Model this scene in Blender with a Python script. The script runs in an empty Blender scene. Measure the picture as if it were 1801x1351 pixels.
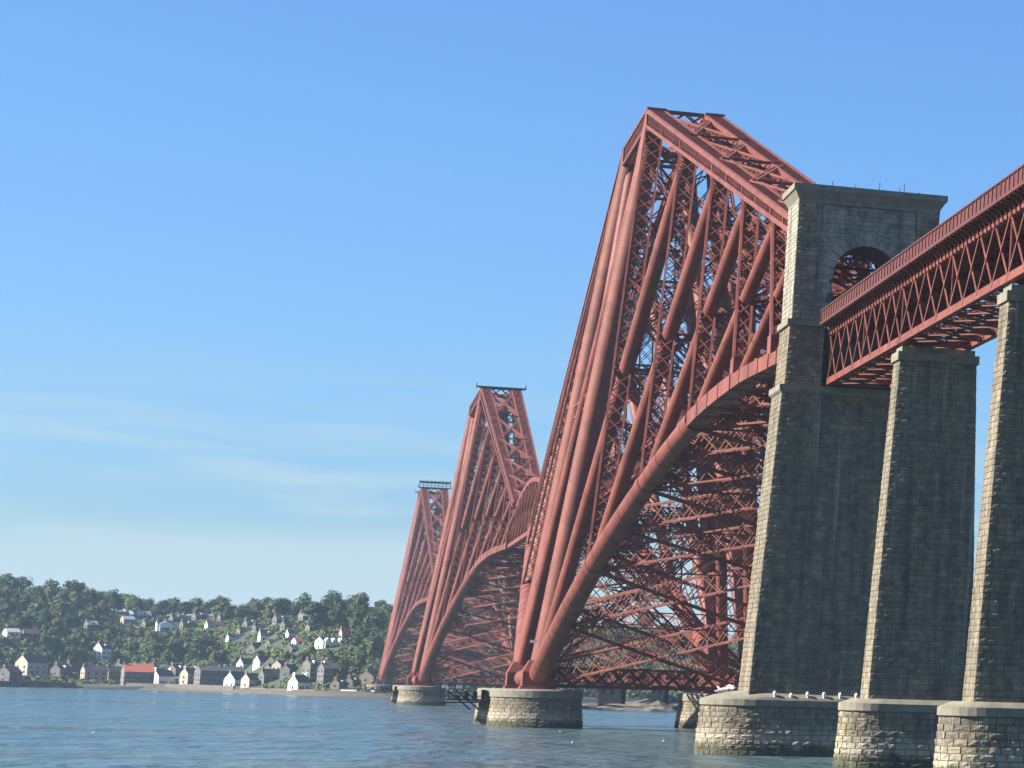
import bpy, math, random
from mathutils import Vector, Matrix
random.seed(7)
R_ = math.radians
scene = bpy.context.scene
col = scene.collection
# ------------------------------------------------------------------ camera
CAM = Vector((-55.071, -355.220, 5.761))
CR = Vector((0.9143390728, -0.4041220366, 0.0258735279))
CU = Vector((-0.0763061461, -0.1091916681, 0.9910875600))
CF = Vector((0.3976951496, 0.9081643899, 0.1306752037))
FPX, PPX, PPY = 5300.41, 2895.78, 563.0          # focal length and principal point, photo pixels
cd = bpy.data.cameras.new('camera'); cam = bpy.data.objects.new('camera', cd); col.objects.link(cam)
cd.sensor_fit = 'HORIZONTAL'; cd.sensor_width = 36.0; cd.lens = FPX / 1801 * 36.0
cd.shift_x = -(PPX - 900.5) / 1801; cd.shift_y = (PPY - 675.5) / 1801
cd.clip_start = 1.0; cd.clip_end = 40000
cam.matrix_world = Matrix(((CR.x, CU.x, -CF.x, CAM.x), (CR.y, CU.y, -CF.y, CAM.y), (CR.z, CU.z, -CF.z, CAM.z), (0, 0, 0, 1)))
scene.camera = cam
# ------------------------------------------------------------------ sky and sun
SUN_EL, SUN_AZ = R_(33), R_(2)                    # azimuth: degrees north of west (-X)
sd = Vector((-math.cos(SUN_EL) * math.cos(SUN_AZ), math.cos(SUN_EL) * math.sin(SUN_AZ), math.sin(SUN_EL)))
world = bpy.data.worlds.new('World'); scene.world = world; world.use_nodes = True
wn, wl = world.node_tree.nodes, world.node_tree.links
wn.clear()
sky = wn.new('ShaderNodeTexSky'); sky.sky_type = 'NISHITA'; sky.sun_disc = False
sky.sun_elevation = SUN_EL; sky.sun_rotation = math.atan2(sd.x, sd.y)
sky.altitude = 0; sky.air_density = 1.0; sky.dust_density = 0.9; sky.ozone_density = 6.0
bg = wn.new('ShaderNodeBackground'); bg.inputs['Strength'].default_value = 0.05
wo = wn.new('ShaderNodeOutputWorld')
hsv = wn.new('ShaderNodeMixRGB'); hsv.blend_type = 'MULTIPLY'; hsv.inputs['Fac'].default_value = 1; hsv.inputs['Color2'].default_value = (.82, 1.06, 1.3, 1)
tc = wn.new('ShaderNodeTexCoord'); mp = wn.new('ShaderNodeMapping'); mp.inputs['Scale'].default_value = (9, 9, 75)
nz = wn.new('ShaderNodeTexNoise'); nz.inputs['Scale'].default_value = 1.3; nz.inputs['Detail'].default_value = 7; nz.inputs['Roughness'].default_value = .55
nz.inputs['Distortion'].default_value = .6
cr = wn.new('ShaderNodeMapRange'); cr.inputs['From Min'].default_value = .44; cr.inputs['From Max'].default_value = .66; cr.inputs['To Max'].default_value = .75
sep = wn.new('ShaderNodeSeparateXYZ'); elr = wn.new('ShaderNodeMapRange')
elr.inputs['From Min'].default_value = .105; elr.inputs['From Max'].default_value = .05; mul = wn.new('ShaderNodeMath'); mul.operation = 'MULTIPLY'
mix = wn.new('ShaderNodeMixRGB'); mix.inputs['Color2'].default_value = (3.7, 4.9, 5.3, 1)
wl.new(tc.outputs['Generated'], mp.inputs['Vector']); wl.new(mp.outputs['Vector'], nz.inputs['Vector']); wl.new(nz.outputs['Fac'], cr.inputs['Value'])
wl.new(tc.outputs['Generated'], sep.inputs[0]); wl.new(sep.outputs['Z'], elr.inputs['Value'])
wl.new(cr.outputs[0], mul.inputs[0]); wl.new(elr.outputs[0], mul.inputs[1])
nz2 = wn.new('ShaderNodeTexNoise'); nz2.inputs['Scale'].default_value = .9; nz2.inputs['Detail'].default_value = 4; wl.new(mp.outputs['Vector'], nz2.inputs['Vector'])
hb = wn.new('ShaderNodeMath'); hb.operation = 'MULTIPLY_ADD'; hb.inputs[1].default_value = -.03; wl.new(nz2.outputs['Fac'], hb.inputs[0]); wl.new(sep.outputs['Z'], hb.inputs[2])
hr = wn.new('ShaderNodeMapRange'); hr.interpolation_type = 'SMOOTHSTEP'; hr.inputs['From Min'].default_value = .042; hr.inputs['From Max'].default_value = .02; hr.inputs['To Max'].default_value = .9; wl.new(hb.outputs[0], hr.inputs['Value'])
mxm = wn.new('ShaderNodeMath'); mxm.operation = 'MAXIMUM'; wl.new(mul.outputs[0], mxm.inputs[0]); wl.new(hr.outputs[0], mxm.inputs[1])
wl.new(sky.outputs[0], hsv.inputs['Color1']); wl.new(hsv.outputs[0], mix.inputs['Color1']); wl.new(mxm.outputs[0], mix.inputs['Fac'])
wl.new(mix.outputs[0], bg.inputs['Color']); wl.new(bg.outputs[0], wo.inputs['Surface'])
sl = bpy.data.lights.new('sun', 'SUN'); sl.energy = 5.0; sl.angle = R_(.53); sl.color = (1, .92, .79)
so = bpy.data.objects.new('sun', sl); col.objects.link(so); so.rotation_euler = (-sd).to_track_quat('-Z', 'Y').to_euler()
so.location = (-300, 0, 300)
vs = scene.view_settings; vs.view_transform = 'Standard'; vs.look = 'None'; vs.gamma = 1; vs.exposure = 1.55; vs.use_curve_mapping = False
# ------------------------------------------------------------------ helpers
def tag(o, label=None, cat=None, group=None, kind=None):
    if label: o['label'] = label
    if cat: o['category'] = cat
    if group: o['group'] = group
    if kind: o['kind'] = kind
    return o
def empty(name, loc=(0, 0, 0), parent=None):
    o = bpy.data.objects.new(name, None); col.objects.link(o); o.location = loc; o.empty_display_size = .5
    if parent: o.parent = parent
    return o
def link(name, me, parent=None, mw=None):
    o = bpy.data.objects.new(name, me); col.objects.link(o)
    if parent: o.parent = parent
    if mw is not None: o.matrix_basis = mw
    return o
def proj(p):
    d = Vector(p) - CAM; z = d.dot(CF)
    return PPX + FPX * d.dot(CR) / z, PPY - FPX * d.dot(CU) / z
def ray(px, py): return CR * ((px - PPX) / FPX) - CU * ((py - PPY) / FPX) + CF
def frame(d, up):
    d = d.normalized(); a = up.cross(d)
    if a.length < 1e-4: a = Vector((1, 0, 0)).cross(d)
    a.normalize(); return d, a, d.cross(a)
class MB:
    def __init__(s): s.v = []; s.f = []; s.sm = []
    def add(s, vs, fs, sm=False):
        n = len(s.v); s.v.extend(vs); s.f.extend([tuple(i + n for i in f) for f in fs]); s.sm.extend([sm] * len(fs))
    def beam(s, p0, p1, w, h, up=Vector((0, 0, 1)), w1=None, h1=None, caps=True):
        p0, p1 = Vector(p0), Vector(p1); d, a, b = frame(p1 - p0, up); w1 = w if w1 is None else w1; h1 = h if h1 is None else h1
        vs = [p0 + a * x * w / 2 + b * y * h / 2 for x, y in ((-1, -1), (1, -1), (1, 1), (-1, 1))] + [p1 + a * x * w1 / 2 + b * y * h1 / 2 for x, y in ((-1, -1), (1, -1), (1, 1), (-1, 1))]
        fs = [(0, 1, 5, 4), (1, 2, 6, 5), (2, 3, 7, 6), (3, 0, 4, 7)]
        if caps: fs += [(3, 2, 1, 0), (4, 5, 6, 7)]
        s.add(vs, fs)
    def box(s, x0, x1, y0, y1, z0, z1):
        s.hexa([(x0, y0, z0), (x1, y0, z0), (x1, y1, z0), (x0, y1, z0)], [(x0, y0, z1), (x1, y0, z1), (x1, y1, z1), (x0, y1, z1)])
    def hexa(s, b, t):
        s.add([Vector(q) for q in list(b) + list(t)], [(3, 2, 1, 0), (4, 5, 6, 7), (0, 1, 5, 4), (1, 2, 6, 5), (2, 3, 7, 6), (3, 0, 4, 7)])
    def tube(s, pts, rs, n=20, caps=True):
        pts = [Vector(p) for p in pts]; rings = []; up = Vector((0, 1, 0))
        vs = []
        for i, p in enumerate(pts):
            t = pts[min(i + 1, len(pts) - 1)] - pts[max(i - 1, 0)]
            d, a, b = frame(t, up)
            for k in range(n):
                q = 2 * math.pi * k / n; vs.append(p + (a * math.cos(q) + b * math.sin(q)) * rs[i])
        fs = [(i * n + k, i * n + (k + 1) % n, (i + 1) * n + (k + 1) % n, (i + 1) * n + k) for i in range(len(pts) - 1) for k in range(n)]
        s.add(vs, fs, True)
        if caps:
            m = len(pts) - 1
            s.add(vs[:n], [tuple(reversed(range(n)))]); s.add(vs[m * n:], [tuple(range(n))])
    def ring(s, p, d, r, w, n=20):
        d = Vector(d).normalized(); s.tube([Vector(p) - d * w / 2, Vector(p) + d * w / 2], [r, r], n)
    def lattice(s, p0, p1, wa, wb, wa1=None, wb1=None, up=Vector((0, 0, 1)), boom=.28, bar=.16, pitch=2.5, faces=(1, 1, 1, 1), double=True, lac=None):
        """four corner booms and laced sides; wa across (up x dir), wb the other way"""
        p0, p1 = Vector(p0), Vector(p1); d, a, b = frame(p1 - p0, up); L = (p1 - p0).length
        wa1 = wa if wa1 is None else wa1; wb1 = wb if wb1 is None else wb1
        def c(i, t):
            x, y = ((-1, -1), (1, -1), (1, 1), (-1, 1))[i]
            return p0.lerp(p1, t) + a * x * (wa + (wa1 - wa) * t) / 2 + b * y * (wb + (wb1 - wb) * t) / 2
        for i in range(4): s.beam(c(i, 0), c(i, 1), boom, boom, up)
        lm = lac or s
        n = max(2, int(round(L / pitch)))
        for i in range(4):
            if not faces[i]: continue
            j = (i + 1) % 4; nrm = (b, a, b, a)[i]
            for k in range(n):
                t0, t1 = k / n, (k + 1) / n
                if double or k % 2 == 0: lm.beam(c(i, t0), c(j, t1), bar, bar * .45, nrm.cross(d) if False else nrm, caps=False)
                if double or k % 2 == 1: lm.beam(c(j, t0), c(i, t1), bar, bar * .45, nrm, caps=False)
    def mesh(s, name, mat):
        me = bpy.data.meshes.new(name); me.from_pydata([tuple(v) for v in s.v], [], s.f)
        if any(s.sm): me.polygons.foreach_set('use_smooth', s.sm)
        if mat: me.materials.append(mat)
        me.update(); return me
    def build(s, name, mat, parent=None): return link(name, s.mesh(name, mat), parent)
# ------------------------------------------------------------------ materials
def mat(name, c, rough=.7, var=.25, scale=1.5, c2=None, bump=0, bscale=8, metal=0, spec=.3, streak=False):
    m = bpy.data.materials.new(name); m.use_nodes = True; n, l = m.node_tree.nodes, m.node_tree.links
    b = n['Principled BSDF']; b.inputs['Roughness'].default_value = rough; b.inputs['Metallic'].default_value = metal; b.inputs['Specular IOR Level'].default_value = spec
    g = n.new('ShaderNodeNewGeometry'); t = n.new('ShaderNodeTexNoise'); t.inputs['Scale'].default_value = scale; t.inputs['Detail'].default_value = 5
    if streak:
        mpn = n.new('ShaderNodeMapping'); mpn.inputs['Scale'].default_value = (1.2, 1.2, .1); l.new(g.outputs['Position'], mpn.inputs['Vector']); l.new(mpn.outputs[0], t.inputs['Vector'])
    else: l.new(g.outputs['Position'], t.inputs['Vector'])
    r = n.new('ShaderNodeMapRange'); r.inputs['From Min'].default_value = .3; r.inputs['From Max'].default_value = .7; l.new(t.outputs['Fac'], r.inputs['Value'])
    mx = n.new('ShaderNodeMixRGB'); l.new(r.outputs[0], mx.inputs['Fac'])
    c2 = c2 or tuple(x * (1 - var) for x in c)
    mx.inputs['Color1'].default_value = (*c2, 1); mx.inputs['Color2'].default_value = (*c, 1)
    l.new(mx.outputs[0], b.inputs['Base Color'])
    if bump:
        t2 = n.new('ShaderNodeTexNoise'); t2.inputs['Scale'].default_value = bscale; t2.inputs['Detail'].default_value = 6; l.new(g.outputs['Position'], t2.inputs['Vector'])
        bp = n.new('ShaderNodeBump'); bp.inputs['Strength'].default_value = bump; bp.inputs['Distance'].default_value = .1
        l.new(t2.outputs['Fac'], bp.inputs['Height']); l.new(bp.outputs[0], b.inputs['Normal'])
    m['mix'] = mx.name
    return m
def stone_mat(name, c, warm, merged):
    """rock-faced masonry: a tint for each stone, soot streaks, pale and algae bands of the tide"""
    m = mat(name, c, .9, .45, 1.1, bump=.8, bscale=5, spec=.15); n, l = m.node_tree.nodes, m.node_tree.links
    mx = n[m['mix']]; b = n['Principled BSDF']
    if merged:
        a = n.new('ShaderNodeAttribute'); a.attribute_name = 'tint'; rnd = a.outputs['Fac']
    else:
        a = n.new('ShaderNodeObjectInfo'); rnd = a.outputs['Random']
    ramp = n.new('ShaderNodeValToRGB'); e = ramp.color_ramp.elements
    e[0].position = 0; e[0].color = (.8, .78, .76, 1); e[1].position = 1; e[1].color = (1.18, 1.12, 1.0, 1)
    k = ramp.color_ramp.elements.new(.5); k.color = (.95, .93, .9, 1); k = ramp.color_ramp.elements.new(.86); k.color = (1.1, 1.0, .82, 1)
    l.new(rnd, ramp.inputs[0])
    m1 = n.new('ShaderNodeMixRGB'); m1.blend_type = 'MULTIPLY'; m1.inputs['Fac'].default_value = 1; l.new(mx.outputs[0], m1.inputs['Color1']); l.new(ramp.outputs[0], m1.inputs['Color2'])
    g = n.new('ShaderNodeNewGeometry'); sp = n.new('ShaderNodeSeparateXYZ'); l.new(g.outputs['Position'], sp.inputs[0])
    # soot: streaky
    mp = n.new('ShaderNodeMapping'); mp.inputs['Scale'].default_value = (.9, .9, .06); l.new(g.outputs['Position'], mp.inputs['Vector'])
    t = n.new('ShaderNodeTexNoise'); t.inputs['Scale'].default_value = 1; t.inputs['Detail'].default_value = 6; l.new(mp.outputs[0], t.inputs['Vector'])
    r = n.new('ShaderNodeMapRange'); r.inputs['From Min'].default_value = .42; r.inputs['From Max'].default_value = .72; r.inputs['To Max'].default_value = .62; l.new(t.outputs['Fac'], r.inputs['Value'])
    m2 = n.new('ShaderNodeMixRGB'); m2.inputs['Color2'].default_value = (.045, .045, .045, 1); l.new(r.outputs[0], m2.inputs['Fac']); l.new(m1.outputs[0], m2.inputs['Color1'])
    # tide: washed pale below 2.2 m, weed at the waterline
    zt = n.new('ShaderNodeTexNoise'); zt.inputs['Scale'].default_value = .7; zt.inputs['Detail'].default_value = 4; l.new(g.outputs['Position'], zt.inputs['Vector'])
    za = n.new('ShaderNodeMath'); za.operation = 'MULTIPLY_ADD'; za.inputs[1].default_value = 2.2; l.new(zt.outputs['Fac'], za.inputs[0]); l.new(sp.outputs['Z'], za.inputs[2])
    r1 = n.new('ShaderNodeMapRange'); r1.inputs['From Min'].default_value = 3.6; r1.inputs['From Max'].default_value = 2.0; r1.inputs['To Max'].default_value = .75; l.new(za.outputs[0], r1.inputs['Value'])
    m3 = n.new('ShaderNodeMixRGB'); m3.inputs['Color2'].default_value = (.36, .315, .235, 1); l.new(r1.outputs[0], m3.inputs['Fac']); l.new(m2.outputs[0], m3.inputs['Color1'])
    r2 = n.new('ShaderNodeMapRange'); r2.inputs['From Min'].default_value = 1.75; r2.inputs['From Max'].default_value = 1.0; r2.inputs['To Max'].default_value = .9; l.new(za.outputs[0], r2.inputs['Value'])
    m4 = n.new('ShaderNodeMixRGB'); m4.inputs['Color2'].default_value = (.05, .052, .028, 1); l.new(r2.outputs[0], m4.inputs['Fac']); l.new(m3.outputs[0], m4.inputs['Color1'])
    # lime runs
    mp2 = n.new('ShaderNodeMapping'); mp2.inputs['Scale'].default_value = (1.6, 1.6, .045); l.new(g.outputs['Position'], mp2.inputs['Vector'])
    t2 = n.new('ShaderNodeTexNoise'); t2.inputs['Scale'].default_value = 1; t2.inputs['Detail'].default_value = 7; l.new(mp2.outputs[0], t2.inputs['Vector'])
    r3 = n.new('ShaderNodeMapRange'); r3.inputs['From Min'].default_value = .6; r3.inputs['From Max'].default_value = .74; r3.inputs['To Max'].default_value = .5; l.new(t2.outputs['Fac'], r3.inputs['Value'])
    m5 = n.new('ShaderNodeMixRGB'); m5.inputs['Color2'].default_value = (.36, .35, .31, 1); l.new(r3.outputs[0], m5.inputs['Fac']); l.new(m4.outputs[0], m5.inputs['Color1'])
    l.new(m5.outputs[0], b.inputs['Base Color'])
    return m
M = {}
M['steel'] = mat('red_oxide_steel', (.19, .055, .036), .6, .3, .35, c2=(.128, .038, .027), bump=.12, bscale=3, streak=True)
def weather(m, amt=.65):
    """faded panels, small rust and grime marks on the paint"""
    n, l = m.node_tree.nodes, m.node_tree.links; b = n['Principled BSDF']; g = n.new('ShaderNodeNewGeometry')
    v = n.new('ShaderNodeTexVoronoi'); v.inputs['Scale'].default_value = .45; l.new(g.outputs['Position'], v.inputs['Vector'])
    sp = n.new('ShaderNodeSeparateColor'); l.new(v.outputs['Color'], sp.inputs[0]); mr = n.new('ShaderNodeMapRange'); mr.inputs['To Min'].default_value = .82; mr.inputs['To Max'].default_value = 1.14; l.new(sp.outputs[0], mr.inputs['Value'])
    m1 = n.new('ShaderNodeMixRGB'); m1.blend_type = 'MULTIPLY'; m1.inputs['Fac'].default_value = 1; l.new(n[m['mix']].outputs[0], m1.inputs['Color1']); l.new(mr.outputs[0], m1.inputs['Color2'])
    t = n.new('ShaderNodeTexNoise'); t.inputs['Scale'].default_value = 1.6; t.inputs['Detail'].default_value = 8; t.inputs['Roughness'].default_value = .7; l.new(g.outputs['Position'], t.inputs['Vector'])
    r = n.new('ShaderNodeMapRange'); r.inputs['From Min'].default_value = .56; r.inputs['From Max'].default_value = .7; r.inputs['To Max'].default_value = amt; l.new(t.outputs['Fac'], r.inputs['Value'])
    m2 = n.new('ShaderNodeMixRGB'); m2.inputs['Color2'].default_value = (.055, .025, .02, 1); l.new(r.outputs[0], m2.inputs['Fac']); l.new(m1.outputs[0], m2.inputs['Color1']); l.new(m2.outputs[0], b.inputs['Base Color'])
weather(M['steel'])
M['steel_far'] = mat('red_oxide_steel_weathered', (.4, .1, .066), .55, .3, .3, c2=(.31, .08, .058), streak=True)
M['parapet'] = mat('maroon_parapet_paint', (.1, .032, .026), .6, .25, .8)
M['stone'] = stone_mat('granite_block', (.255, .225, .17), 0, False)
M['pale'] = stone_mat('pale_granite_block', (.36, .345, .3), 0, False)
M['pale_m'] = stone_mat('pale_granite_masonry', (.36, .345, .3), 0, True)
M['stone_m'] = stone_mat('granite_masonry', (.255, .225, .17), 0, True)
M['core'] = mat('mortar_joint', (.1, .09, .072), .95, .3, 2)
M['ashlar'] = mat('dressed_ashlar', (.215, .195, .15), .85, .35, 1.2, bump=.3)
M['white'] = mat('white_paint', (.8, .79, .76), .6, .08, 1)
M['dark_steel'] = mat('dark_weathered_timber', (.05, .045, .04), .8, .3, 2)
M['iron'] = mat('galvanised_iron', (.035, .045, .055), .6, .2, 2)
def unit(v): v = Vector(v); return v.normalized()
# ------------------------------------------------------------------ masonry stones
STV = []
for k in range(12):
    rr = random.Random(100 + k); g = .5
    v = [(-g, -g, -.3), (g, -g, -.3), (g, g, -.3), (-g, g, -.3)]
    for j in range(4):
        for i in range(4):
            e = i in (0, 3) or j in (0, 3)
            x = (-.5, -.18, .18, .5)[i] * (.95 if i in (0, 3) else 1) + (rr.uniform(-.05, .05) if not e else 0); y = (-.5, -.18, .18, .5)[j] * (.93 if j in (0, 3) else 1) + (rr.uniform(-.05, .05) if not e else 0)
            v.append((x, y, rr.uniform(.3, .75) if e else rr.uniform(.55, 1.2)))
    f = [(4 + j * 4 + i, 5 + j * 4 + i, 9 + j * 4 + i, 8 + j * 4 + i) for j in range(3) for i in range(3)]
    f += [(0, 1, 7, 6, 5, 4), (1, 2, 19, 15, 11, 7), (2, 3, 16, 17, 18, 19), (3, 0, 4, 8, 12, 16)]
    STV.append((v, f))
STM = {}
def stone_mesh(k, m):
    if (k, m) not in STM:
        me = bpy.data.meshes.new('stone'); me.from_pydata(STV[k][0], [], STV[k][1]); me.materials.append(M[m]); STM[(k, m)] = me
    return STM[(k, m)]
def course(out, p, q, n, up, h, rr, lo=.7, hi=1.35, dep=.07, ext=.04, skip=None):
    """stones in one course from p to q (centre line of the course on the wall face)"""
    p, q = Vector(p), Vector(q); L = (q - p).length; u = (q - p) / L; p = p - u * ext; L += 2 * ext
    x = 0; first = True
    while x < L - 1e-3:
        w = rr.uniform(lo, hi) * (rr.uniform(.5, 1) if first else 1); first = False
        if L - x - w < lo * .5: w = L - x
        c = p + u * (x + w / 2)
        if not (skip and skip(c)):
            d = dep * rr.uniform(.55, 1.35)
            mw = Matrix.Translation(c) @ Matrix(((u.x * (w - .022), up.x * (h - .022), n.x * d, 0), (u.y * (w - .022), up.y * (h - .022), n.y * d, 0), (u.z * (w - .022), up.z * (h - .022), n.z * d, 0), (0, 0, 0, 1)))
            vd = CAM - c; fac = max(0, n.dot(vd.normalized()))
            if c.z > -1.2: out.append((w * h * fac / vd.length_squared, mw, rr.randrange(12)))
        x += w
def wall(out, bl, br, tl, tr, h, rr, skip=None, **kw):
    bl, br, tl, tr = map(Vector, (bl, br, tl, tr))
    n = ((br - bl).cross(tl - bl)).normalized(); H = (tl - bl).length; k = max(1, round(H / h)); hh = H / k; up = n.cross((br - bl).normalized())
    for i in range(k):
        t = (i + .5) / k; course(out, bl.lerp(tl, t), br.lerp(tr, t), n, up, hh, rr, skip=skip, **kw)
def lay(out, parent, limit, kind_name='stone', mk='stone'):
    """the stones that show largest are objects of their own, the rest one mesh"""
    out.sort(key=lambda s: -s[0]); vis = [s for s in out[:limit] if s[0] > 0]; rest = out[len(vis):]
    for _, mw, k in vis: link(kind_name, stone_mesh(k, mk), parent, mw)
    if rest:
        vs, fs, tn = [], [], []
        rr = random.Random(5)
        for _, mw, k in rest:
            n = len(vs); V, Fc = STV[k]; vs.extend([tuple(mw @ Vector(p)) for p in V]); fs.extend([tuple(i + n for i in f) for f in Fc]); tn.extend([rr.random()] * len(V))
        me = bpy.data.meshes.new('masonry'); me.from_pydata(vs, [], fs); me.materials.append(M[mk + '_m'])
        at = me.attributes.new('tint', 'FLOAT', 'POINT'); at.data.foreach_set('value', tn)
        o = link('masonry', me, parent); o['kind'] = 'stuff'
def stadium(hx, hy, n=14):
    """outline of a plinth with round ends, long axis x, counter-clockwise, and its normals"""
    pts = []
    for s in (1, -1):
        for k in range(n + 1):
            a = -math.pi / 2 + math.pi * k / n
            pts.append((s * (hx - hy + hy * math.cos(a)), s * hy * math.sin(a)))
    return pts
def ringmesh(mb, secs, cap=True):
    n = len(secs[0]); base = len(mb.v)
    vs = [Vector(p) for s in secs for p in s]
    fs = [(i * n + k, i * n + (k + 1) % n, (i + 1) * n + (k + 1) % n, (i + 1) * n + k) for i in range(len(secs) - 1) for k in range(n)]
    if cap: fs.append(tuple((len(secs) - 1) * n + k for k in range(n)))
    mb.add(vs, fs)
def plinth_stones(out, cx, cy, sec0, sec1, z0, z1, h, rr, **kw):
    """courses round a closed outline that tapers from sec0 at z0 to sec1 at z1"""
    k = round((z1 - z0) / h); hh = (z1 - z0) / k; n = len(sec0)
    for i in range(k):
        t = (i + .5) / k; z = z0 + (i + .5) * hh
        P = [Vector((cx + a[0] + (b[0] - a[0]) * t, cy + a[1] + (b[1] - a[1]) * t, z)) for a, b in zip(sec0, sec1)]
        # walk the outline
        L = [0]
        for j in range(n): L.append(L[-1] + (P[(j + 1) % n] - P[j]).length)
        def at(s):
            s %= L[-1]; j = max(q for q in range(n) if L[q] <= s); e = (P[(j + 1) % n] - P[j]); return P[j] + e * ((s - L[j]) / max(e.length, 1e-6))
        s = rr.uniform(0, 1); end = s + L[-1]
        while s < end - 1e-3:
            w = min(rr.uniform(.75, 1.5), end - s)
            if end - s - w < .4: w = end - s
            a, b = at(s), at(s + w - .001); u = (b - a)
            if u.length > .05:
                w2 = u.length; u.normalize(); nn = u.cross(Vector((0, 0, 1))).normalized(); c = (a + b) / 2; d = .13 * rr.uniform(.5, 1.4); up = Vector((0, 0, 1))
                mw = Matrix.Translation(c) @ Matrix(((u.x * (w2 - .035), 0, nn.x * d, 0), (u.y * (w2 - .035), 0, nn.y * d, 0), (0, hh - .035, 0, 0), (0, 0, 0, 1)))
                vd = CAM - c
                if z + hh / 2 > WATER: out.append((w2 * hh * max(0, nn.dot(vd.normalized())) / vd.length_squared, mw, rr.randrange(12)))
            s += w
WATER = -1.0
# ------------------------------------------------------------------ water
def water():
    mb = MB(); mb.add([Vector(p) for p in ((-9000, -1500, WATER), (9000, -1500, WATER), (9000, 16000, WATER), (-9000, 16000, WATER))], [(0, 1, 2, 3)])
    m = bpy.data.materials.new('firth_water'); m.use_nodes = True; n, l = m.node_tree.nodes, m.node_tree.links; b = n['Principled BSDF']
    b.inputs['Base Color'].default_value = (.05, .09, .092, 1); b.inputs['Roughness'].default_value = .12; b.inputs['IOR'].default_value = 1.33
    g = n.new('ShaderNodeNewGeometry')
    def noise(scale, detail, sx=1, sy=1):
        mp = n.new('ShaderNodeMapping'); mp.inputs['Scale'].default_value = (sx, sy, 1); mp.inputs['Rotation'].default_value = (0, 0, .35); l.new(g.outputs['Position'], mp.inputs['Vector'])
        t = n.new('ShaderNodeTexNoise'); t.inputs['Scale'].default_value = scale; t.inputs['Detail'].default_value = detail; t.inputs['Roughness'].default_value = .6; l.new(mp.outputs[0], t.inputs['Vector']); return t.outputs['Fac']
    a = noise(.5, 5, 1, .6); c = noise(.14, 3, 1, .5)
    mm = n.new('ShaderNodeMath'); mm.operation = 'MULTIPLY_ADD'; mm.inputs[1].default_value = 3.0; l.new(c, mm.inputs[0]); l.new(a, mm.inputs[2])
    bp = n.new('ShaderNodeBump'); bp.inputs['Strength'].default_value = 1; bp.inputs['Distance'].default_value = 1.25; l.new(mm.outputs[0], bp.inputs['Height']); l.new(bp.outputs[0], b.inputs['Normal'])
    # cat's paws: rougher and smoother patches
    w = noise(.012, 3, .5, 1.6); rg = n.new('ShaderNodeMapRange'); rg.inputs['From Min'].default_value = .35; rg.inputs['From Max'].default_value = .65
    rg.inputs['To Min'].default_value = .06; rg.inputs['To Max'].default_value = .3; l.new(w, rg.inputs['Value']); l.new(rg.outputs[0], b.inputs['Roughness'])
    o = mb.build('water', m); tag(o, 'rippled blue grey water of the firth', 'water', kind='structure')
water()
# ------------------------------------------------------------------ near shore, unseen behind the viewer, added to darken the south faces
mb = MB(); xs = [-2400 + 60 * i for i in range(81)]; ss = [(0, -2.5), (4, 2.2), (20, 3.2), (60, 5), (140, 18), (260, 42), (420, 62), (700, 66), (1400, 60)]
vs_ = [Vector((x, -372 - q - .00006 * x * x + 14 * math.sin(x * .013), z * (1 + .18 * math.sin(x * .004 + q)))) for q, z in ss for x in xs]
mb.add(vs_, [(j * 81 + i + 81, j * 81 + i + 82, j * 81 + i + 1, j * 81 + i) for j in range(len(ss) - 1) for i in range(80)], True)
tag(mb.build('unseen_near_shore', mat('unseen_wood_and_grass', (.05, .06, .03), .95, .5, .05)), 'unseen near shore behind the viewer, added to block low sky', 'shore', kind='structure')
# ------------------------------------------------------------------ steel cantilever towers
ZB0, ZT0 = 7.6, 108.2
D = [0, 57, 101.5, 137, 166, 189, 207.3]
ZBK = [(0, 7.6), (28, 17.4), (64, 27.6), (107, 37.2), (138.5, 42.6), (169, 45.2), (187, 45.6), (207.3, 45.8)]
def zb(d):
    for i in range(len(ZBK) - 1):
        if d <= ZBK[i + 1][0] + 1e-6:
            p0, p1 = ZBK[i], ZBK[i + 1]; h = p1[0] - p0[0]; t = (d - p0[0]) / h
            def sl(j):
                if j <= 0: return (ZBK[1][1] - ZBK[0][1]) / (ZBK[1][0] - ZBK[0][0]) * 1.05
                if j >= len(ZBK) - 1: return 0
                return (ZBK[j + 1][1] - ZBK[j - 1][1]) / (ZBK[j + 1][0] - ZBK[j - 1][0])
            m0, m1 = sl(i) * h, sl(i + 1) * h
            return (2 * t**3 - 3 * t**2 + 1) * p0[1] + (t**3 - 2 * t**2 + t) * m0 + (-2 * t**3 + 3 * t**2) * p1[1] + (t**3 - t**2) * m1
    return ZBK[-1][1]
def zt(d): return ZT0 + (57.5 - ZT0) * d / 207.3
def xb(d): return 18.0 + (4.8 - 18.0) * d / 207.3
def xt(d): return 5.03 + (3.4 - 5.03) * d / 207.3
def B(s, d, dz=0): return Vector((s * xb(d), -d, zb(d) + dz))
def T(s, d, dz=0): return Vector((s * xt(d), -d, zt(d) + dz))
YUP = Vector((0, 1, 0)); XUP = Vector((1, 0, 0)); ZUP = Vector((0, 0, 1))
ARM = []          # (name, mesh, [(child name, mesh)])
def arm_part(name, mb, sub=(), m='steel'): ARM.append((name, mb.mesh(name, M[m]), [(n, b.mesh(n, M[m])) for n, b in sub]))
def strut_rad(i): return (1.22, 1.12, 1.0, .88, .76, .66)[i]
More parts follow.
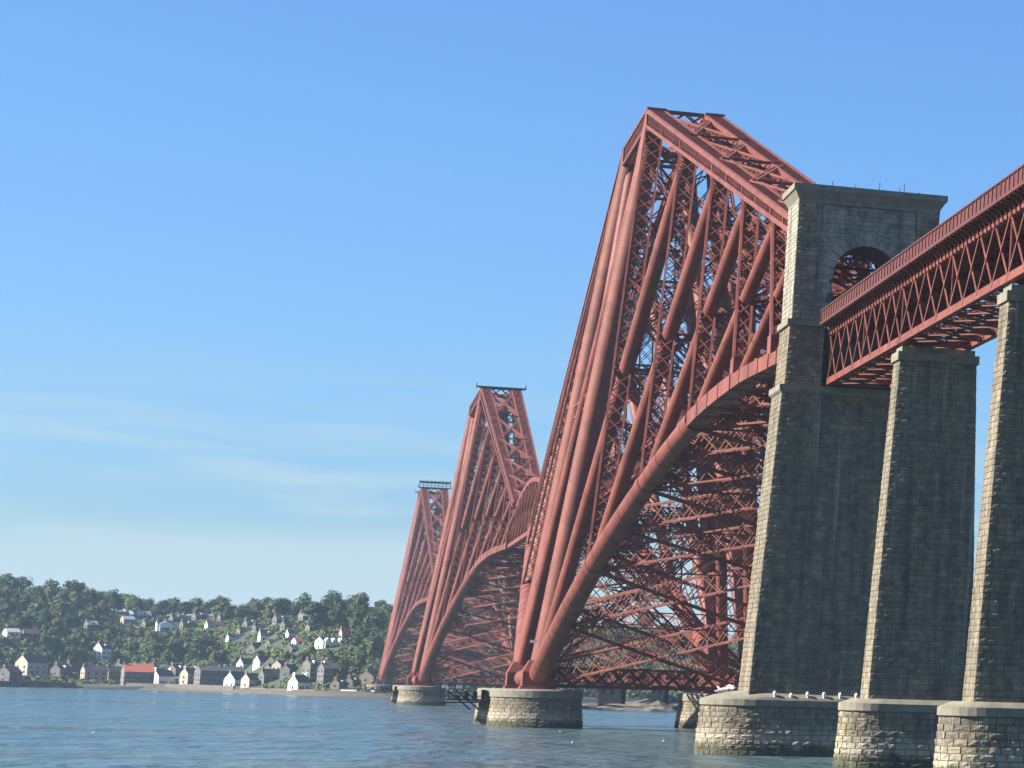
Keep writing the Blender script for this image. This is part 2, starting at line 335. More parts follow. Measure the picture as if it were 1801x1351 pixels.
for s in (-1, 1):
    # bottom compression member: round tubes, then riveted boxes
    for i in range(6):
        d0, d1 = D[i], D[i + 1]; mb = MB(); fl = MB()
        if i < 3:
            ds = [d0 + (d1 - d0) * k / 8 for k in range(9)]; rr = [1.83 - .45 * d / 137 for d in ds]
            mb.tube([B(s, d) for d in ds], rr, 24)
            for k in (1, 3, 5, 7): fl.ring(B(s, ds[k]), B(s, ds[k] + .5) - B(s, ds[k] - .5), rr[k] + .05, .35, 24)
            fl.ring(B(s, d1 - 1.5), B(s, d1) - B(s, d1 - 1), rr[-1] + .12, 3.2, 24)
        else:
            ds = [d0 + (d1 - d0) * k / 4 for k in range(5)]
            for k in range(4):
                w0 = 2.5 - .25 * (i - 3); mb.beam(B(s, ds[k]), B(s, ds[k + 1] + .02), w0 * .8, w0, XUP)
            for k in (1, 2, 3):
                p = B(s, ds[k]); fl.beam(p - Vector((0, .12, 0)), p + Vector((0, .12, 0)), w0 * .8 + .16, w0 + .16, XUP)
            p = B(s, d1 - .6, 1.2); fl.box(p.x - .95, p.x + .95, p.y - 1.6, p.y + 1.6, p.z - .9, p.z + 2.0)
        arm_part('bottom_chord', mb, [('flange', fl)])
    # top tension member: laced box girder, a length to each bay
    for i in range(6):
        d0, d1 = D[i], D[i + 1]; mb = MB(); lc = MB(); pl = MB()
        f = lambda d: d / 207.3
        p0, p1 = T(s, d0), T(s, d1); wa = 2.9 - .9 * f(d0); wa1 = 2.9 - .9 * f(d1); wb = 3.0 - 1.3 * f(d0); wb1 = 3.0 - 1.3 * f(d1)
        mb.lattice(p0, p1, wa, wb, wa1, wb1, up=ZUP, boom=.4, bar=.14, pitch=1.25, lac=lc)
        dd = (p1 - p0).normalized(); upn = dd.cross(XUP).normalized()
        if upn.z < 0: upn = -upn
        for q, w, h in ((p0 + dd * .02, wa, wb), (p0.lerp(p1, .5), (wa + wa1) / 2, (wb + wb1) / 2)):
            for sx in (-1, 1): pl.beam(q + XUP * sx * (w / 2 + .14) - upn * (h / 2 + .1), q + XUP * sx * (w / 2 + .14) + upn * (h / 2 + .1), .75, .1, XUP)
        for sx in (-1, 1):
            for sz in (-1, 1):
                o0 = XUP * sx * (wa / 2 + .27) + upn * sz * (wb / 2 - .25); o1 = XUP * sx * (wa1 / 2 + .27) + upn * sz * (wb1 / 2 - .25)
                mb.beam(p0 + o0, p1 + o1, .06, .55, upn)
        # deck plates of walkway and ladder stiffeners along the edges (the fringe of plates)
        n = int((d1 - d0) / 1.1)
        for k in range(n):
            t = (k + .5) / n; q = p0.lerp(p1, t); w = wa + (wa1 - wa) * t; h = wb + (wb1 - wb) * t
            for sx in (-1, 1):
                for sz in (-1, 1):
                    c = q + XUP * sx * (w / 2 + .02) + upn * sz * (h / 2 - .55)
                    lc.beam(c - upn * .3, c + upn * .3, .1, .14, XUP, caps=False)
            lc.beam(q - XUP * w / 2 + upn * (h / 2 + .05), q + XUP * w / 2 + upn * (h / 2 + .05), .22, .1, upn, caps=False)
        arm_part('top_chord', mb, [('lacing', lc), ('gusset_plate', pl)])
    for i in range(6):
        # compression strut: tube leaning outward
        r = strut_rad(i); p0, p1 = B(s, D[i]), T(s, D[i + 1], -1.2); mb = MB(); rg = MB()
        L = (p1 - p0).length; n = 10
        mb.tube([p0.lerp(p1, k / n) for k in range(n + 1)], [r * (1 if 0 < k < n else .8) for k in range(n + 1)], 20)
        for k in range(1, 10): rg.ring(p0.lerp(p1, k / 10), p1 - p0, r + .035, .22, 20)
        arm_part('strut', mb, [('stiffener_ring', rg)])
        # tension tie: laced box, broad across the bridge
        p0, p1 = T(s, D[i], -1.0), B(s, D[i + 1], .8); mb = MB(); lc = MB()
        w = 3.0 - .3 * i; w2 = 2.6 - .28 * i
        mb.lattice(p0, p1, 1.3 - .1 * i, w, 1.1 - .1 * i, w2, up=XUP, boom=.3, bar=.15, pitch=3.2, lac=lc)
        for sx in (-1, 1):                      # plated edges
            dd, a, b = frame(p1 - p0, XUP)
            mb.beam(p0 + b * sx * w / 2, p1 + b * sx * w2 / 2, .75 - .05 * i, .07, XUP)
        arm_part('tie', mb, [('lacing', lc)])
        # hanger from the crossing down to the rail viaduct
        q = B(s, D[i]).lerp(T(s, D[i + 1]), .5); mb = MB(); dm = (D[i] + D[i + 1]) / 2
        if zt(dm) > 60: mb.lattice(q, Vector((s * 3.6, -dm, 48.5)), .8, .8, up=YUP, boom=.16, bar=.1, pitch=1.8); arm_part('hanger', mb)
# bracing across, between the two truss planes
nodes = [0]
for i in range(6): nodes += [(D[i] + D[i + 1]) / 2, D[i + 1]]
for k in range(len(nodes) - 1):
    a, b = nodes[k], nodes[k + 1]; dep = 3.4 - 1.4 * k / 11
    for s in (-1, 1):
        mb = MB(); mb.lattice(B(s, a, .3 + .02 * s), B(-s, b, .3 + .02 * s), 1.1, dep, up=ZUP, boom=.27, bar=.14, pitch=dep * .95, faces=(0, 1, 0, 1)); arm_part('wind_brace', mb)
    if k:
        mb = MB(); mb.lattice(B(-1, a), B(1, a), 1.2, dep * .8, up=ZUP, boom=.18, bar=.11, pitch=2.4); arm_part('cross_girder', mb)
for i in range(6):
    lv = (0, .3, .6, .88)
    for q in range(len(lv) - 1):
        for s in (-1, 1):
            P0 = B(s, D[i]).lerp(T(s, D[i + 1], -1.2), lv[q] + .02); P1 = B(-s, D[i]).lerp(T(-s, D[i + 1], -1.2), lv[q + 1])
            mb = MB(); mb.lattice(P0, P1, .9, 1.3 - .1 * i, up=YUP, boom=.16, bar=.1, pitch=2.2); arm_part('sway_brace', mb)
        P0 = B(-1, D[i]).lerp(T(-1, D[i + 1], -1.2), lv[q + 1]); P1 = B(1, D[i]).lerp(T(1, D[i + 1], -1.2), lv[q + 1])
        mb = MB(); mb.lattice(P0, P1, .8, 1.1, up=YUP, boom=.15, bar=.09, pitch=2.0); arm_part('cross_girder', mb)
    # top lateral frames
    for s in (-1, 1):
        mb = MB(); mb.lattice(T(s, D[i], .8), T(-s, D[i + 1], .8), .7, .9, up=ZUP, boom=.2, bar=.12, pitch=2.2); arm_part('top_brace', mb)
    mb = MB(); mb.lattice(T(-1, D[i + 1], .4), T(1, D[i + 1], .4), .8, 2.2 - .2 * i, up=ZUP, boom=.26, bar=.14, pitch=1.8); arm_part('top_cross_girder', mb)
    # ties are braced crosswise below the top
    for t0, t1 in ((.12, .4), (.4, .66)):
        for s in (-1, 1):
            P0 = T(s, D[i], -1).lerp(B(s, D[i + 1], .8), t0); P1 = T(-s, D[i], -1).lerp(B(-s, D[i + 1], .8), t1)
            mb = MB(); mb.lattice(P0, P1, .6, .8, up=YUP, boom=.16, bar=.1, pitch=2.2); arm_part('sway_brace', mb)
# rail viaduct carried inside
for k in range(6):
    a, b = D[k], D[k + 1]
    mb = MB(); rl = MB()
    for s in (-1, 1):
        mb.lattice(Vector((s * 3.2, -a - (8 if k == 0 else 0), 45.9)), Vector((s * 3.2, -b + (.5 if k == 5 else 0), 45.9)), .5, 3.2, up=ZUP, boom=.3, bar=.16, pitch=3.2)
        rl.lattice(Vector((s * 4.3, -a, 48.6)), Vector((s * 4.3, -b, 48.6)), .12, 1.5, up=ZUP, boom=.12, bar=.09, pitch=1.3, faces=(0, 1, 0, 1))
    mb.box(-4.4, 4.4, -b, -a, 47.55, 47.8)
    arm_part('rail_viaduct', mb, [('parapet', rl)])
for i in (1, 2):
    for s in (-1, 1):
        mb = MB(); mb.lattice(B(s, D[i]), Vector((s * 3.2, -D[i], 44.4)), .9, .9, up=YUP, boom=.18, bar=.12, pitch=1.8); arm_part('trestle_leg', mb)
def tower_parts(Lc, steel):
    """the central frame between the south columns (y=0) and the north ones (y=Lc)"""
    out = []
    def part(name, mb, sub=()): out.append((name, mb.mesh(name, steel), [(n, b.mesh(n, steel)) for n, b in sub]))
    def c(s, y, t): return Vector((s * (18.0 + (5.03 - 18.0) * t), y, ZB0 + (ZT0 - ZB0) * t))
    for y in (0, Lc):
        for s in (-1, 1):
            mb = MB(); rg = MB(); p0, p1 = c(s, y, 0), c(s, y, 1); ext = (p1 - p0).normalized() * 1.6; p1 = p1 + ext
            mb.tube([p0.lerp(p1, k / 8) for k in range(9)], [1.83] * 9, 28)
            for k in range(1, 16): rg.ring(p0.lerp(p1, k / 16), p1 - p0, 1.87, .3, 28)
            part('column', mb, [('stiffener_ring', rg)])
            mb = MB(); q = c(s, y, 0)            # skewback: bevelled casting
            for (z0, z1, w0, w1) in ((5.6, 6.1, 3.0, 3.0), (6.1, 8.6, 2.7, 2.7), (8.6, 10.6, 2.7, 1.7)):
                mb.hexa([(q.x - w0, q.y - w0 * .93, z0), (q.x + w0, q.y - w0 * .93, z0), (q.x + w0, q.y + w0 * .93, z0), (q.x - w0, q.y + w0 * .93, z0)],
                        [(q.x - w1, q.y - w1 * .9, z1 - .002), (q.x + w1, q.y - w1 * .9, z1 - .002), (q.x + w1, q.y + w1 * .9, z1 - .002), (q.x - w1, q.y + w1 * .9, z1 - .002)])
            part('skewback', mb)
            mb = MB(); q = c(s, y, 1)            # cap box over the column
            mb.box(q.x - 1.7, q.x + 1.7, q.y - 1.9, q.y + 1.9, ZT0 - 1.9, ZT0 + 1.75); part('column_head', mb)
        lv = (0, .3, .55, .76, .93)
        for k in range(4):
            for s in (-1, 1):
                mb = MB(); mb.lattice(c(s, y, lv[k] + .015), c(-s, y, lv[k + 1]), 1.2, 1.8 - .2 * k, up=YUP, boom=.22, bar=.13, pitch=2.6); part('sway_brace', mb)
            mb = MB(); mb.lattice(c(-1, y, lv[k + 1]), c(1, y, lv[k + 1]), 1.1, 1.5, up=YUP, boom=.24, bar=.15, pitch=2.2); part('cross_girder', mb)
        mb = MB(); mb.lattice(Vector((-15.2, y, 7.9)), Vector((15.2, y, 7.9)), 2.2, 3.0, up=ZUP, boom=.36, bar=.34, pitch=3.0)
        mb.box(-15.2, 15.2, y - 1.3, y + 1.3, 6.02, 6.3); part('base_girder', mb)
        mb = MB(); mb.lattice(c(-1, y, 1) + Vector((1.8, 0, .2)), c(1, y, 1) + Vector((-1.8, 0, .2)), 1.6, 2.6, up=ZUP, boom=.4, bar=.26, pitch=2.8); part('head_girder', mb)
    for s in (-1, 1):
        for a, b in ((0, Lc), (Lc, 0)):
            mb = MB(); p0, p1 = c(s, a, .01), c(s, b, .985); rg = MB(); off = XUP * (.5 * s if a else -.5 * s)
            mb.tube([(p0 + off).lerp(p1 + off, k / 8) for k in range(9)], [1.05] * 9, 20)
            for k in range(1, 12): rg.ring((p0 + off).lerp(p1 + off, k / 12), p1 - p0, 1.09, .25, 20)
            part('diagonal_tube', mb, [('stiffener_ring', rg)])
        mb = MB(); lc = MB(); mb.lattice(c(s, 1.9, 1), c(s, Lc - 1.9, 1), 2.8, 3.3, up=ZUP, boom=.5, bar=.17, pitch=1.3, lac=lc); part('top_chord', mb, [('lacing', lc)])
        mb = MB(); mb.tube([c(s, 2.6, 0), c(s, Lc - 2.6, 0)], [1.5, 1.5], 20); part('base_tube', mb)
        mb = MB(); mb.lattice(c(s, 0, .5), c(s, Lc, .5), 1.4, 2.2, up=ZUP, boom=.3, bar=.18, pitch=3); part('belt_girder', mb)
    for k in range(max(2, round(Lc / 22))):
        n = max(2, round(Lc / 22)); y0, y1 = Lc * k / n, Lc * (k + 1) / n
        for s in (-1, 1):
            mb = MB(); mb.lattice(Vector((s * 15.5, y0, 8.2)), Vector((-s * 15.5, y1, 8.2)), 1.1, 2.4, up=ZUP, boom=.24, bar=.16, pitch=2.6); part('wind_brace', mb)
            mb = MB(); mb.lattice(c(s, y0, 1), c(-s, y1, 1), .7, .9, up=ZUP, boom=.2, bar=.12, pitch=2.2); part('top_brace', mb)
    mb = MB()
    for s in (-1, 1): mb.lattice(Vector((s * 3.2, -8, 45.9)), Vector((s * 3.2, Lc + 8, 45.9)), .5, 3.2, up=ZUP, boom=.3, bar=.16, pitch=3.2)
    mb.box(-4.4, 4.4, 0, Lc, 47.55, 47.8); part('rail_viaduct', mb)
    return out
def place(root, parts, mw):
    for name, me, subs in parts:
        o = link(name, me, root, mw)
        for n, m in subs: tag(link(n, m, o), kind='stuff')
TOWERS = [(207.3, 44.2, 'nearest and largest red steel cantilever tower, rising beside the stone gateway tower'),
          (772.7, 79.2, 'middle red steel cantilever tower, half hidden behind the nearest one'),
          (1373.0, 44.2, 'farthest red steel cantilever tower with a scaffold platform on top, by the village shore')]
flip = Matrix.Rotation(math.pi, 4, 'Z'); tp = {}
for y, Lc, lab in TOWERS:
    root = empty('cantilever_tower', (0, y, 0)); tag(root, lab, 'bridge tower', 'steel cantilever towers of the bridge')
    if Lc not in tp: tp[Lc] = tower_parts(Lc, M['steel'])
    place(root, tp[Lc], Matrix()); place(root, ARM, Matrix()); place(root, ARM, Matrix.Translation((0, Lc, 0)) @ flip)
    if y < 300:
        mb = MB(); mb.box(-19.9, -18.7, -2.05, -1.98, 13.6, 14.1); mb.build('notice_plate', M['white'], root)
    else:
        for y0 in ((0,) if y < 1000 else (0, Lc)):
            mb = MB(); mb.box(-8.2, 8.2, y0 - 2.4, y0 + 2.4, 110.02, 110.3)
            for sx in (-1, 1):
                for k in range(5): mb.beam((sx * 8.1, y0 - 2.3 + 1.15 * k, 110.3), (sx * 8.1, y0 - 2.3 + 1.15 * k, 111.5), .08, .08)
            mb.build('walkway_platform', M['iron'], root)
        if y > 1000:
            mb = MB(); sh = MB()
            for x in [-7.6 + 1.9 * k for k in range(9)]:
                for yy in (-2.2, 2.2): mb.beam((x, yy, 110.3), (x, yy, 113.9 + random.uniform(0, .9)), .12, .12)
            for z in (111.4, 112.5, 113.6):
                for yy in (-2.2, 2.2): mb.beam((-7.9, yy, z), (7.9, yy, z), .12, .12)
            sh.box(-7.7, 7.7, -2.1, 2.1, 112.75, 113.4); o = mb.build('scaffold', M['iron'], root); sh.build('sheeting', M['iron'], o)
# ------------------------------------------------------------------ suspended spans
def suspended(y0, lab):
    root = empty('suspended_span', (0, y0, 0)); tag(root, lab, 'bridge span', 'suspended spans between the cantilevers')
    L, n = 106.7, 8
    def top(s, k): t = k / n; return Vector((s * (3.4 - .1), L * t, 57.2 + 4.0 * (1 - (2 * t - 1) ** 2)))
    def bot(s, k): return Vector((s * 4.8, L * k / n, 45.8))
    for s in (-1, 1):
        for k in range(n):
            mb = MB(); mb.beam(top(s, k), top(s, k + 1), .9, 1.2); mb.build('top_chord', M['steel'], root)
            mb = MB(); mb.beam(bot(s, k), bot(s, k + 1), .9, 1.1); mb.build('bottom_chord', M['steel'], root)
            for a, b in ((bot(s, k), top(s, k + 1)), (top(s, k), bot(s, k + 1))):
                mb = MB(); mb.lattice(a, b, .5, .7, up=XUP, boom=.2, bar=.12, pitch=1.6); mb.build('diagonal', M['steel'], root)
        for k in range(n + 1):
            mb = MB(); mb.lattice(bot(s, k), top(s, k), .7, .7, up=YUP, boom=.2, bar=.12, pitch=1.5); mb.build('post', M['steel'], root)
            mb = MB(); m = (k + .5) / n
            if k < n:
                a = bot(s, k).lerp(bot(s, k + 1), .5); b = top(s, k).lerp(top(s, k + 1), .5); mb.beam(a, b, .35, .35, YUP); mb.build('post', M['steel'], root)
    for k in range(n + 1):
        mb = MB(); mb.lattice(top(-1, k), top(1, k), .6, 1.2, up=ZUP, boom=.2, bar=.12, pitch=1.6); mb.build('cross_girder', M['steel'], root)
        if k < n:
            for s in (-1, 1):
                mb = MB(); mb.lattice(bot(s, k), bot(-s, k + 1), .5, .8, up=ZUP, boom=.18, bar=.12, pitch=2); mb.build('wind_brace', M['steel'], root)
                mb = MB(); mb.beam(top(s, k), top(-s, k + 1), .4, .4); mb.build('wind_brace', M['steel'], root)
    mb = MB(); mb.box(-4.5, 4.5, 0, L, 47.55, 47.8); mb.build('rail_deck', M['steel'], root)
suspended(458.8, 'bow topped suspended span between the nearest and middle cantilever towers')
suspended(1059.2, 'bow topped suspended span between the middle and farthest cantilever towers')
# ------------------------------------------------------------------ round masonry piers under the towers
def circle(r, n=40): return [(r * math.cos(2 * math.pi * k / n), r * math.sin(2 * math.pi * k / n)) for k in range(n)]
def round_pier(x, y, lab, limit):
    root = empty('round_pier', (x, y, WATER)); tag(root, lab, 'bridge pier', 'round stone piers under the steel towers')
    off = Matrix.Translation((-x, -y, -WATER))
    def S(r, z): return [(px, py, z - WATER) for px, py in circle(r)]
    mb = MB(); ringmesh(mb, [S(8.25, -4), S(7.35, 4.2)]); body = mb.build('body', M['core'], root)
    mb = MB(); ringmesh(mb, [S(7.3, 4.0), S(7.65, 4.15), S(7.65, 5.3), S(7.5, 5.5), S(7.0, 5.62)]); mb.build('cap', M['ashlar'], root)
    out = []; plinth_stones(out, x, y, circle(8.25), circle(7.35), -4, 4.05, .62, random.Random(int(x * 7 + y)))
    lay([(a, off @ m, k) for a, m, k in out], body, limit)
nm = {207.3: 'nearest steel tower, south leg', 251.5: 'nearest steel tower, north leg', 772.7: 'middle steel tower, south leg', 851.9: 'middle steel tower, north leg', 1373.0: 'farthest steel tower, south leg', 1417.2: 'farthest steel tower, north leg'}
for y, t in nm.items():
    for x, sd_ in ((-18.0, 'sunlit west side'), (18.0, 'shaded east side')):
        round_pier(x, y, 'round stone pier under the ' + t + ', ' + sd_, 190 if (x < 0 and y < 220) else (60 if y < 260 and x < 0 else 0))
# ------------------------------------------------------------------ approach viaduct piers
def approach_pier(cy, lab, limit):
    root = empty('approach_pier', (0, cy, WATER)); tag(root, lab, 'bridge pier', 'tall tapering stone piers of the approach viaduct')
    off = Matrix.Translation((0, -cy, -WATER)); rr = random.Random(int(-cy))
    def lz(z): return z - WATER
    xb_, xt_, yb_, yt_, z0, z1 = 5.0, 3.75, 2.25, 1.75, 5.5, 38.9
    mb = MB(); mb.hexa([(-xb_, -yb_, lz(z0)), (xb_, -yb_, lz(z0)), (xb_, yb_, lz(z0)), (-xb_, yb_, lz(z0))], [(-xt_, -yt_, lz(z1)), (xt_, -yt_, lz(z1)), (xt_, yt_, lz(z1)), (-xt_, yt_, lz(z1))])
    shaft = mb.build('shaft', M['core'], root)
    mb = MB(); mb.box(-xt_ - .25, xt_ + .25, -yt_ - .25, yt_ + .25, lz(38.9), lz(39.75)); mb.build('cornice', M['ashlar'], root)
    mb = MB(); mb.box(-xt_ + .15, xt_ - .15, -yt_ + .1, yt_ - .1, lz(39.75), lz(40.3)); mb.build('bearing_block', M['ashlar'], root)
    b0, b1 = stadium(7.6, 3.5), stadium(7.2, 3.15)
    def S(sec, z, k=1.0, g=0): return [(p[0] + g * (1 if p[0] > 0 else -1) * abs(p[0]) / 7, p[1] + g * (1 if p[1] > 0 else -1) * abs(p[1]) / 3.2, lz(z)) for p in sec]
    mb = MB(); ringmesh(mb, [S(stadium(7.75, 3.65), -4), S(b1, 4.45)]); plinth = mb.build('plinth', M['core'], root)
    mb = MB(); ringmesh(mb, [S(b1, 4.35, g=.02), S(b1, 4.45, g=.22), S(b1, 5.15, g=.22), S(stadium(6.2, 2.75), 5.62)]); mb.build('plinth_cap', M['ashlar'], root)
    out = []
    W = lambda x, y, z: (x, cy + y, z)
    wall(out, W(-xb_, -yb_, z0), W(xb_, -yb_, z0), W(-xt_, -yt_, z1), W(xt_, -yt_, z1), .53, rr)
    wall(out, W(xb_, yb_, z0), W(-xb_, yb_, z0), W(xt_, yt_, z1), W(-xt_, yt_, z1), .53, rr)
    wall(out, W(-xb_, yb_, z0), W(-xb_, -yb_, z0), W(-xt_, yt_, z1), W(-xt_, -yt_, z1), .53, rr, dep=.075)
    wall(out, W(xb_, -yb_, z0), W(xb_, yb_, z0), W(xt_, -yt_, z1), W(xt_, yt_, z1), .53, rr, dep=.075)
    o2 = []; plinth_stones(o2, 0, cy, stadium(7.62, 3.55), b1, -1.6, 4.35, .58, rr)
    sh = lambda L: [(a, off @ m, k) for a, m, k in L]
    lay(sh(out), shaft, limit // 2); lay(sh(o2), plinth, limit // 2)
PY = [-52.7, -103.5, -154.3]
approach_pier(PY[0], 'tall stone approach pier nearest the arched gateway tower', 300)
approach_pier(PY[1], 'tall stone approach pier at the right edge, second from the gateway tower', 300)
approach_pier(PY[2], 'tall stone approach pier third from the gateway tower', 0)
# ------------------------------------------------------------------ gateway tower at the end of the cantilever
def gateway():
    root = empty('gateway_tower', (0, -2.4, WATER)); tag(root, 'huge stone gateway tower with a round arch over the railway', 'tower')
    rr = random.Random(3); off = Matrix.Translation((0, 2.4, -WATER)); sh = lambda L: [(a, off @ m, k) for a, m, k in L]
    YS, YN = -6.4, 1.6
    def H(mb, b, t, z0, z1):   # (x0,x1,y0,y1) below and above, world coordinates
        mb.hexa([(b[0], b[2] + 2.4, z0 - WATER), (b[1], b[2] + 2.4, z0 - WATER), (b[1], b[3] + 2.4, z0 - WATER), (b[0], b[3] + 2.4, z0 - WATER)],
                [(t[0], t[2] + 2.4, z1 - WATER), (t[1], t[2] + 2.4, z1 - WATER), (t[1], t[3] + 2.4, z1 - WATER), (t[0], t[3] + 2.4, z1 - WATER)])
    def four(out, b, t, z0, z1, h=.55, sides='SWEN', skip=None):
        P = lambda q, i, j, z: (q[i], q[2 + j], z)
        if 'S' in sides: wall(out, (b[0], b[2], z0), (b[1], b[2], z0), (t[0], t[2], z1), (t[1], t[2], z1), h, rr, skip=skip)
        if 'W' in sides: wall(out, (b[0], b[3], z0), (b[0], b[2], z0), (t[0], t[3], z1), (t[0], t[2], z1), h, rr, dep=.075)
        if 'E' in sides: wall(out, (b[1], b[2], z0), (b[1], b[3], z0), (t[1], t[2], z1), (t[1], t[3], z1), h, rr)
        if 'N' in sides: wall(out, (b[1], b[3], z0), (b[0], b[3], z0), (t[1], t[3], z1), (t[0], t[3], z1), h, rr, skip=skip)
    # plinth with round ends and sloping coping
    s0, s1 = stadium(15.0, 5.6), stadium(14.5, 5.2)
    Z = lambda sec, z: [(p[0], p[1], z - WATER) for p in sec]
    mb = MB(); ringmesh(mb, [Z(stadium(15.2, 5.8), -4), Z(s1, 4.45)]); plinth = mb.build('plinth', M['core'], root)
    mb = MB(); ringmesh(mb, [Z(s1, 4.35), Z(stadium(14.7, 5.4), 4.5), Z(stadium(14.7, 5.4), 5.15), Z(stadium(13.9, 5.25), 5.42), Z(stadium(11.4, 4.4), 6.1)]); mb.build('plinth_cap', M['ashlar'], root)
    out = []; plinth_stones(out, 0, -2.4, stadium(15.02, 5.62), s1, -1.6, 4.3, .6, rr); lay(sh(out), plinth, 120)
    # lower shaft
    b, t = (-10.0, 10.0, YS - .5, YN + .5), (-8.45, 8.45, YS, YN)
    mb = MB(); H(mb, b, t, 5.4, 39.6); lower = mb.build('lower_shaft', M['core'], root)
    out = []; four(out, b, t, 6.0, 39.6); lay(sh(out), lower, 110)
    def string(z0, z1, x, g, name='string_course'):
        mb = MB(); H(mb, (-x - g * .4, x + g * .4, YS - g * .4, YN + g * .4), (-x - g, x + g, YS - g, YN + g), z0, z0 + .25); H(mb, (-x - g, x + g, YS - g, YN + g), (-x - g, x + g, YS - g, YN + g), z0 + .252, z1); mb.build(name, M['ashlar'], root)
    string(39.6, 40.5, 8.4, .38)
    # middle storey: two piers, the girders enter between them
    mb = MB(); out = []
    for a0, a1 in ((-8.2, -4.2), (4.2, 8.2)):
        q = (a0, a1, YS + .15, YN); H(mb, q, (max(a0, -8.0) if a0 < 0 else a0, min(a1, 8.0) if a1 > 0 else a1, YS + .15, YN), 40.5, 47.3)
        four(out, q, (max(a0, -8.0), min(a1, 8.0), YS + .15, YN), 40.5, 47.3, sides='SNW' if a0 < 0 else 'SNE')
    H(mb, (-4.19, 4.19, YS + 2.6, YN - 2.6), (-4.19, 4.19, YS + 2.6, YN - 2.6), 40.5, 46.9)
    mid = mb.build('middle_storey', M['core'], root); lay(sh(out), mid, 30)
    mb = MB()
    for a0, a1 in ((-8.35, -4.25), (4.25, 8.35)): H(mb, (a0, a1, YS - .2, YN + .2), (a0, a1, YS - .2, YN + .2), 47.3, 48.0)
    mb.build('string_course', M['ashlar'], root)
    # upper storey with the arch
    AR, AZ, X, Z0, Z1 = 3.65, 53.3, 7.9, 48.0, 61.4
    mb = MB()
    for sx in (-1, 1):
        a0, a1 = sorted((sx * AR, sx * X)); H(mb, (a0, a1, YS, YN), (a0, a1, YS, YN), Z0, AZ)
    n = 20; arc = [(AR * math.cos(math.pi - math.pi * k / n), AZ + AR * math.sin(math.pi - math.pi * k / n)) for k in range(n + 1)]
    V = lambda x, y, z: Vector((x, y + 2.4, z - WATER))
    for k in range(n):
        (xa, za), (xc, zc) = arc[k], arc[k + 1]
        mb.add([V(xa, YS, za), V(xc, YS, zc), V(xc, YS, Z1), V(xa, YS, Z1)], [(0, 1, 2, 3)]); mb.add([V(xa, YN, za), V(xc, YN, zc), V(xc, YN, Z1), V(xa, YN, Z1)], [(3, 2, 1, 0)])
        mb.add([V(xa, YS, za), V(xc, YS, zc), V(xc, YN, zc), V(xa, YN, za)], [(3, 2, 1, 0)])
    for sx in (-1, 1):
        a0, a1 = sorted((sx * AR, sx * X)); H(mb, (a0, a1, YS, YN), (a0, a1, YS, YN), AZ, Z1)
    up = mb.build('upper_storey', M['core'], root)
    inside = lambda c: (abs(c.x) < AR + .25 and c.z < AZ) or (math.hypot(c.x, c.z - AZ) < AR + 1.15 and c.z >= AZ - .2)
    out = []; q = (-X, X, YS, YN)
    sk = lambda c: inside(c) or abs(c.x) > 5.75 - .035 * (c.z - 48)
    four(out, q, q, Z0, Z1, skip=inside, sides='WEN')
    # south face: field of small coursed stone between broad corner buttresses that stand proud
    wall(out, (-5.75, YS, Z0), (5.75, YS, Z0), (-5.3, YS, Z1), (5.3, YS, Z1), .53, rr, skip=inside, dep=.07, ext=0)
    lay(sh(out), up, 40, mk='pale')
    for sx in (-1, 1):
        mb = MB(); e0, e1 = sx * 5.8, sx * 5.35
        b4 = sorted((e0, sx * X)); t4 = sorted((e1, sx * X)); H(mb, (b4[0], b4[1], YS - .32, YS - .002), (t4[0], t4[1], YS - .32, YS - .002), Z0, Z1); bt = mb.build('buttress', M['core'], root)
        out = []; wall(out, (b4[0], YS - .32, Z0), (b4[1], YS - .32, Z0), (t4[0], YS - .32, Z1), (t4[1], YS - .32, Z1), .55, rr, ext=.04)
        lay(sh(out), bt, 20)
    # arch stones
    nv = 15
    for k in range(nv):
        a0, a1 = math.pi - math.pi * (k + .03) / nv, math.pi - math.pi * (k + .97) / nv; ro = AR + (1.5 if k % 2 else 1.7)
        mb = MB(); pts = [(AR * math.cos(a0), AR * math.sin(a0)), (AR * math.cos(a1), AR * math.sin(a1)), (ro * math.cos(a1), ro * math.sin(a1)), (ro * math.cos(a0), ro * math.sin(a0))]
        f = [V(x, YS - .2, AZ + z) for x, z in pts]; bk = [V(x, YS + .05, AZ + z) for x, z in pts]
        mb.add(f + bk, [(0, 1, 2, 3), (4, 7, 6, 5), (0, 4, 5, 1), (1, 5, 6, 2), (2, 6, 7, 3), (3, 7, 4, 0)]); mb.build('arch_stone', M['pale'], up)
    # cornice: flared, with a slab on top
    mb = MB(); g = .62
    H(mb, (-X - .06, X + .06, YS - .36, YN + .06), (-X - .06, X + .06, YS - .36, YN + .06), 61.4, 61.75)
    H(mb, (-X - .06, X + .06, YS - .36, YN + .06), (-X - g, X + g, YS - g - .3, YN + g), 61.752, 62.75)
    H(mb, (-X - g - .12, X + g + .12, YS - g - .42, YN + g + .12), (-X - g - .12, X + g + .12, YS - g - .42, YN + g + .12), 62.752, 63.45)
    mb.build('cornice', M['ashlar'], root)
    for x, h in ((-4.2, .9), (-1.6, .7), (1.1, 1.2), (3.4, .8), (3.9, 1.3), (5.6, .6)):
        mb = MB(); H(mb, (x, x + .06, -5.5, -5.44), (x, x + .06, -5.5, -5.44), 63.45, 63.45 + h); mb.build('rod', M['iron'], root)
gateway()
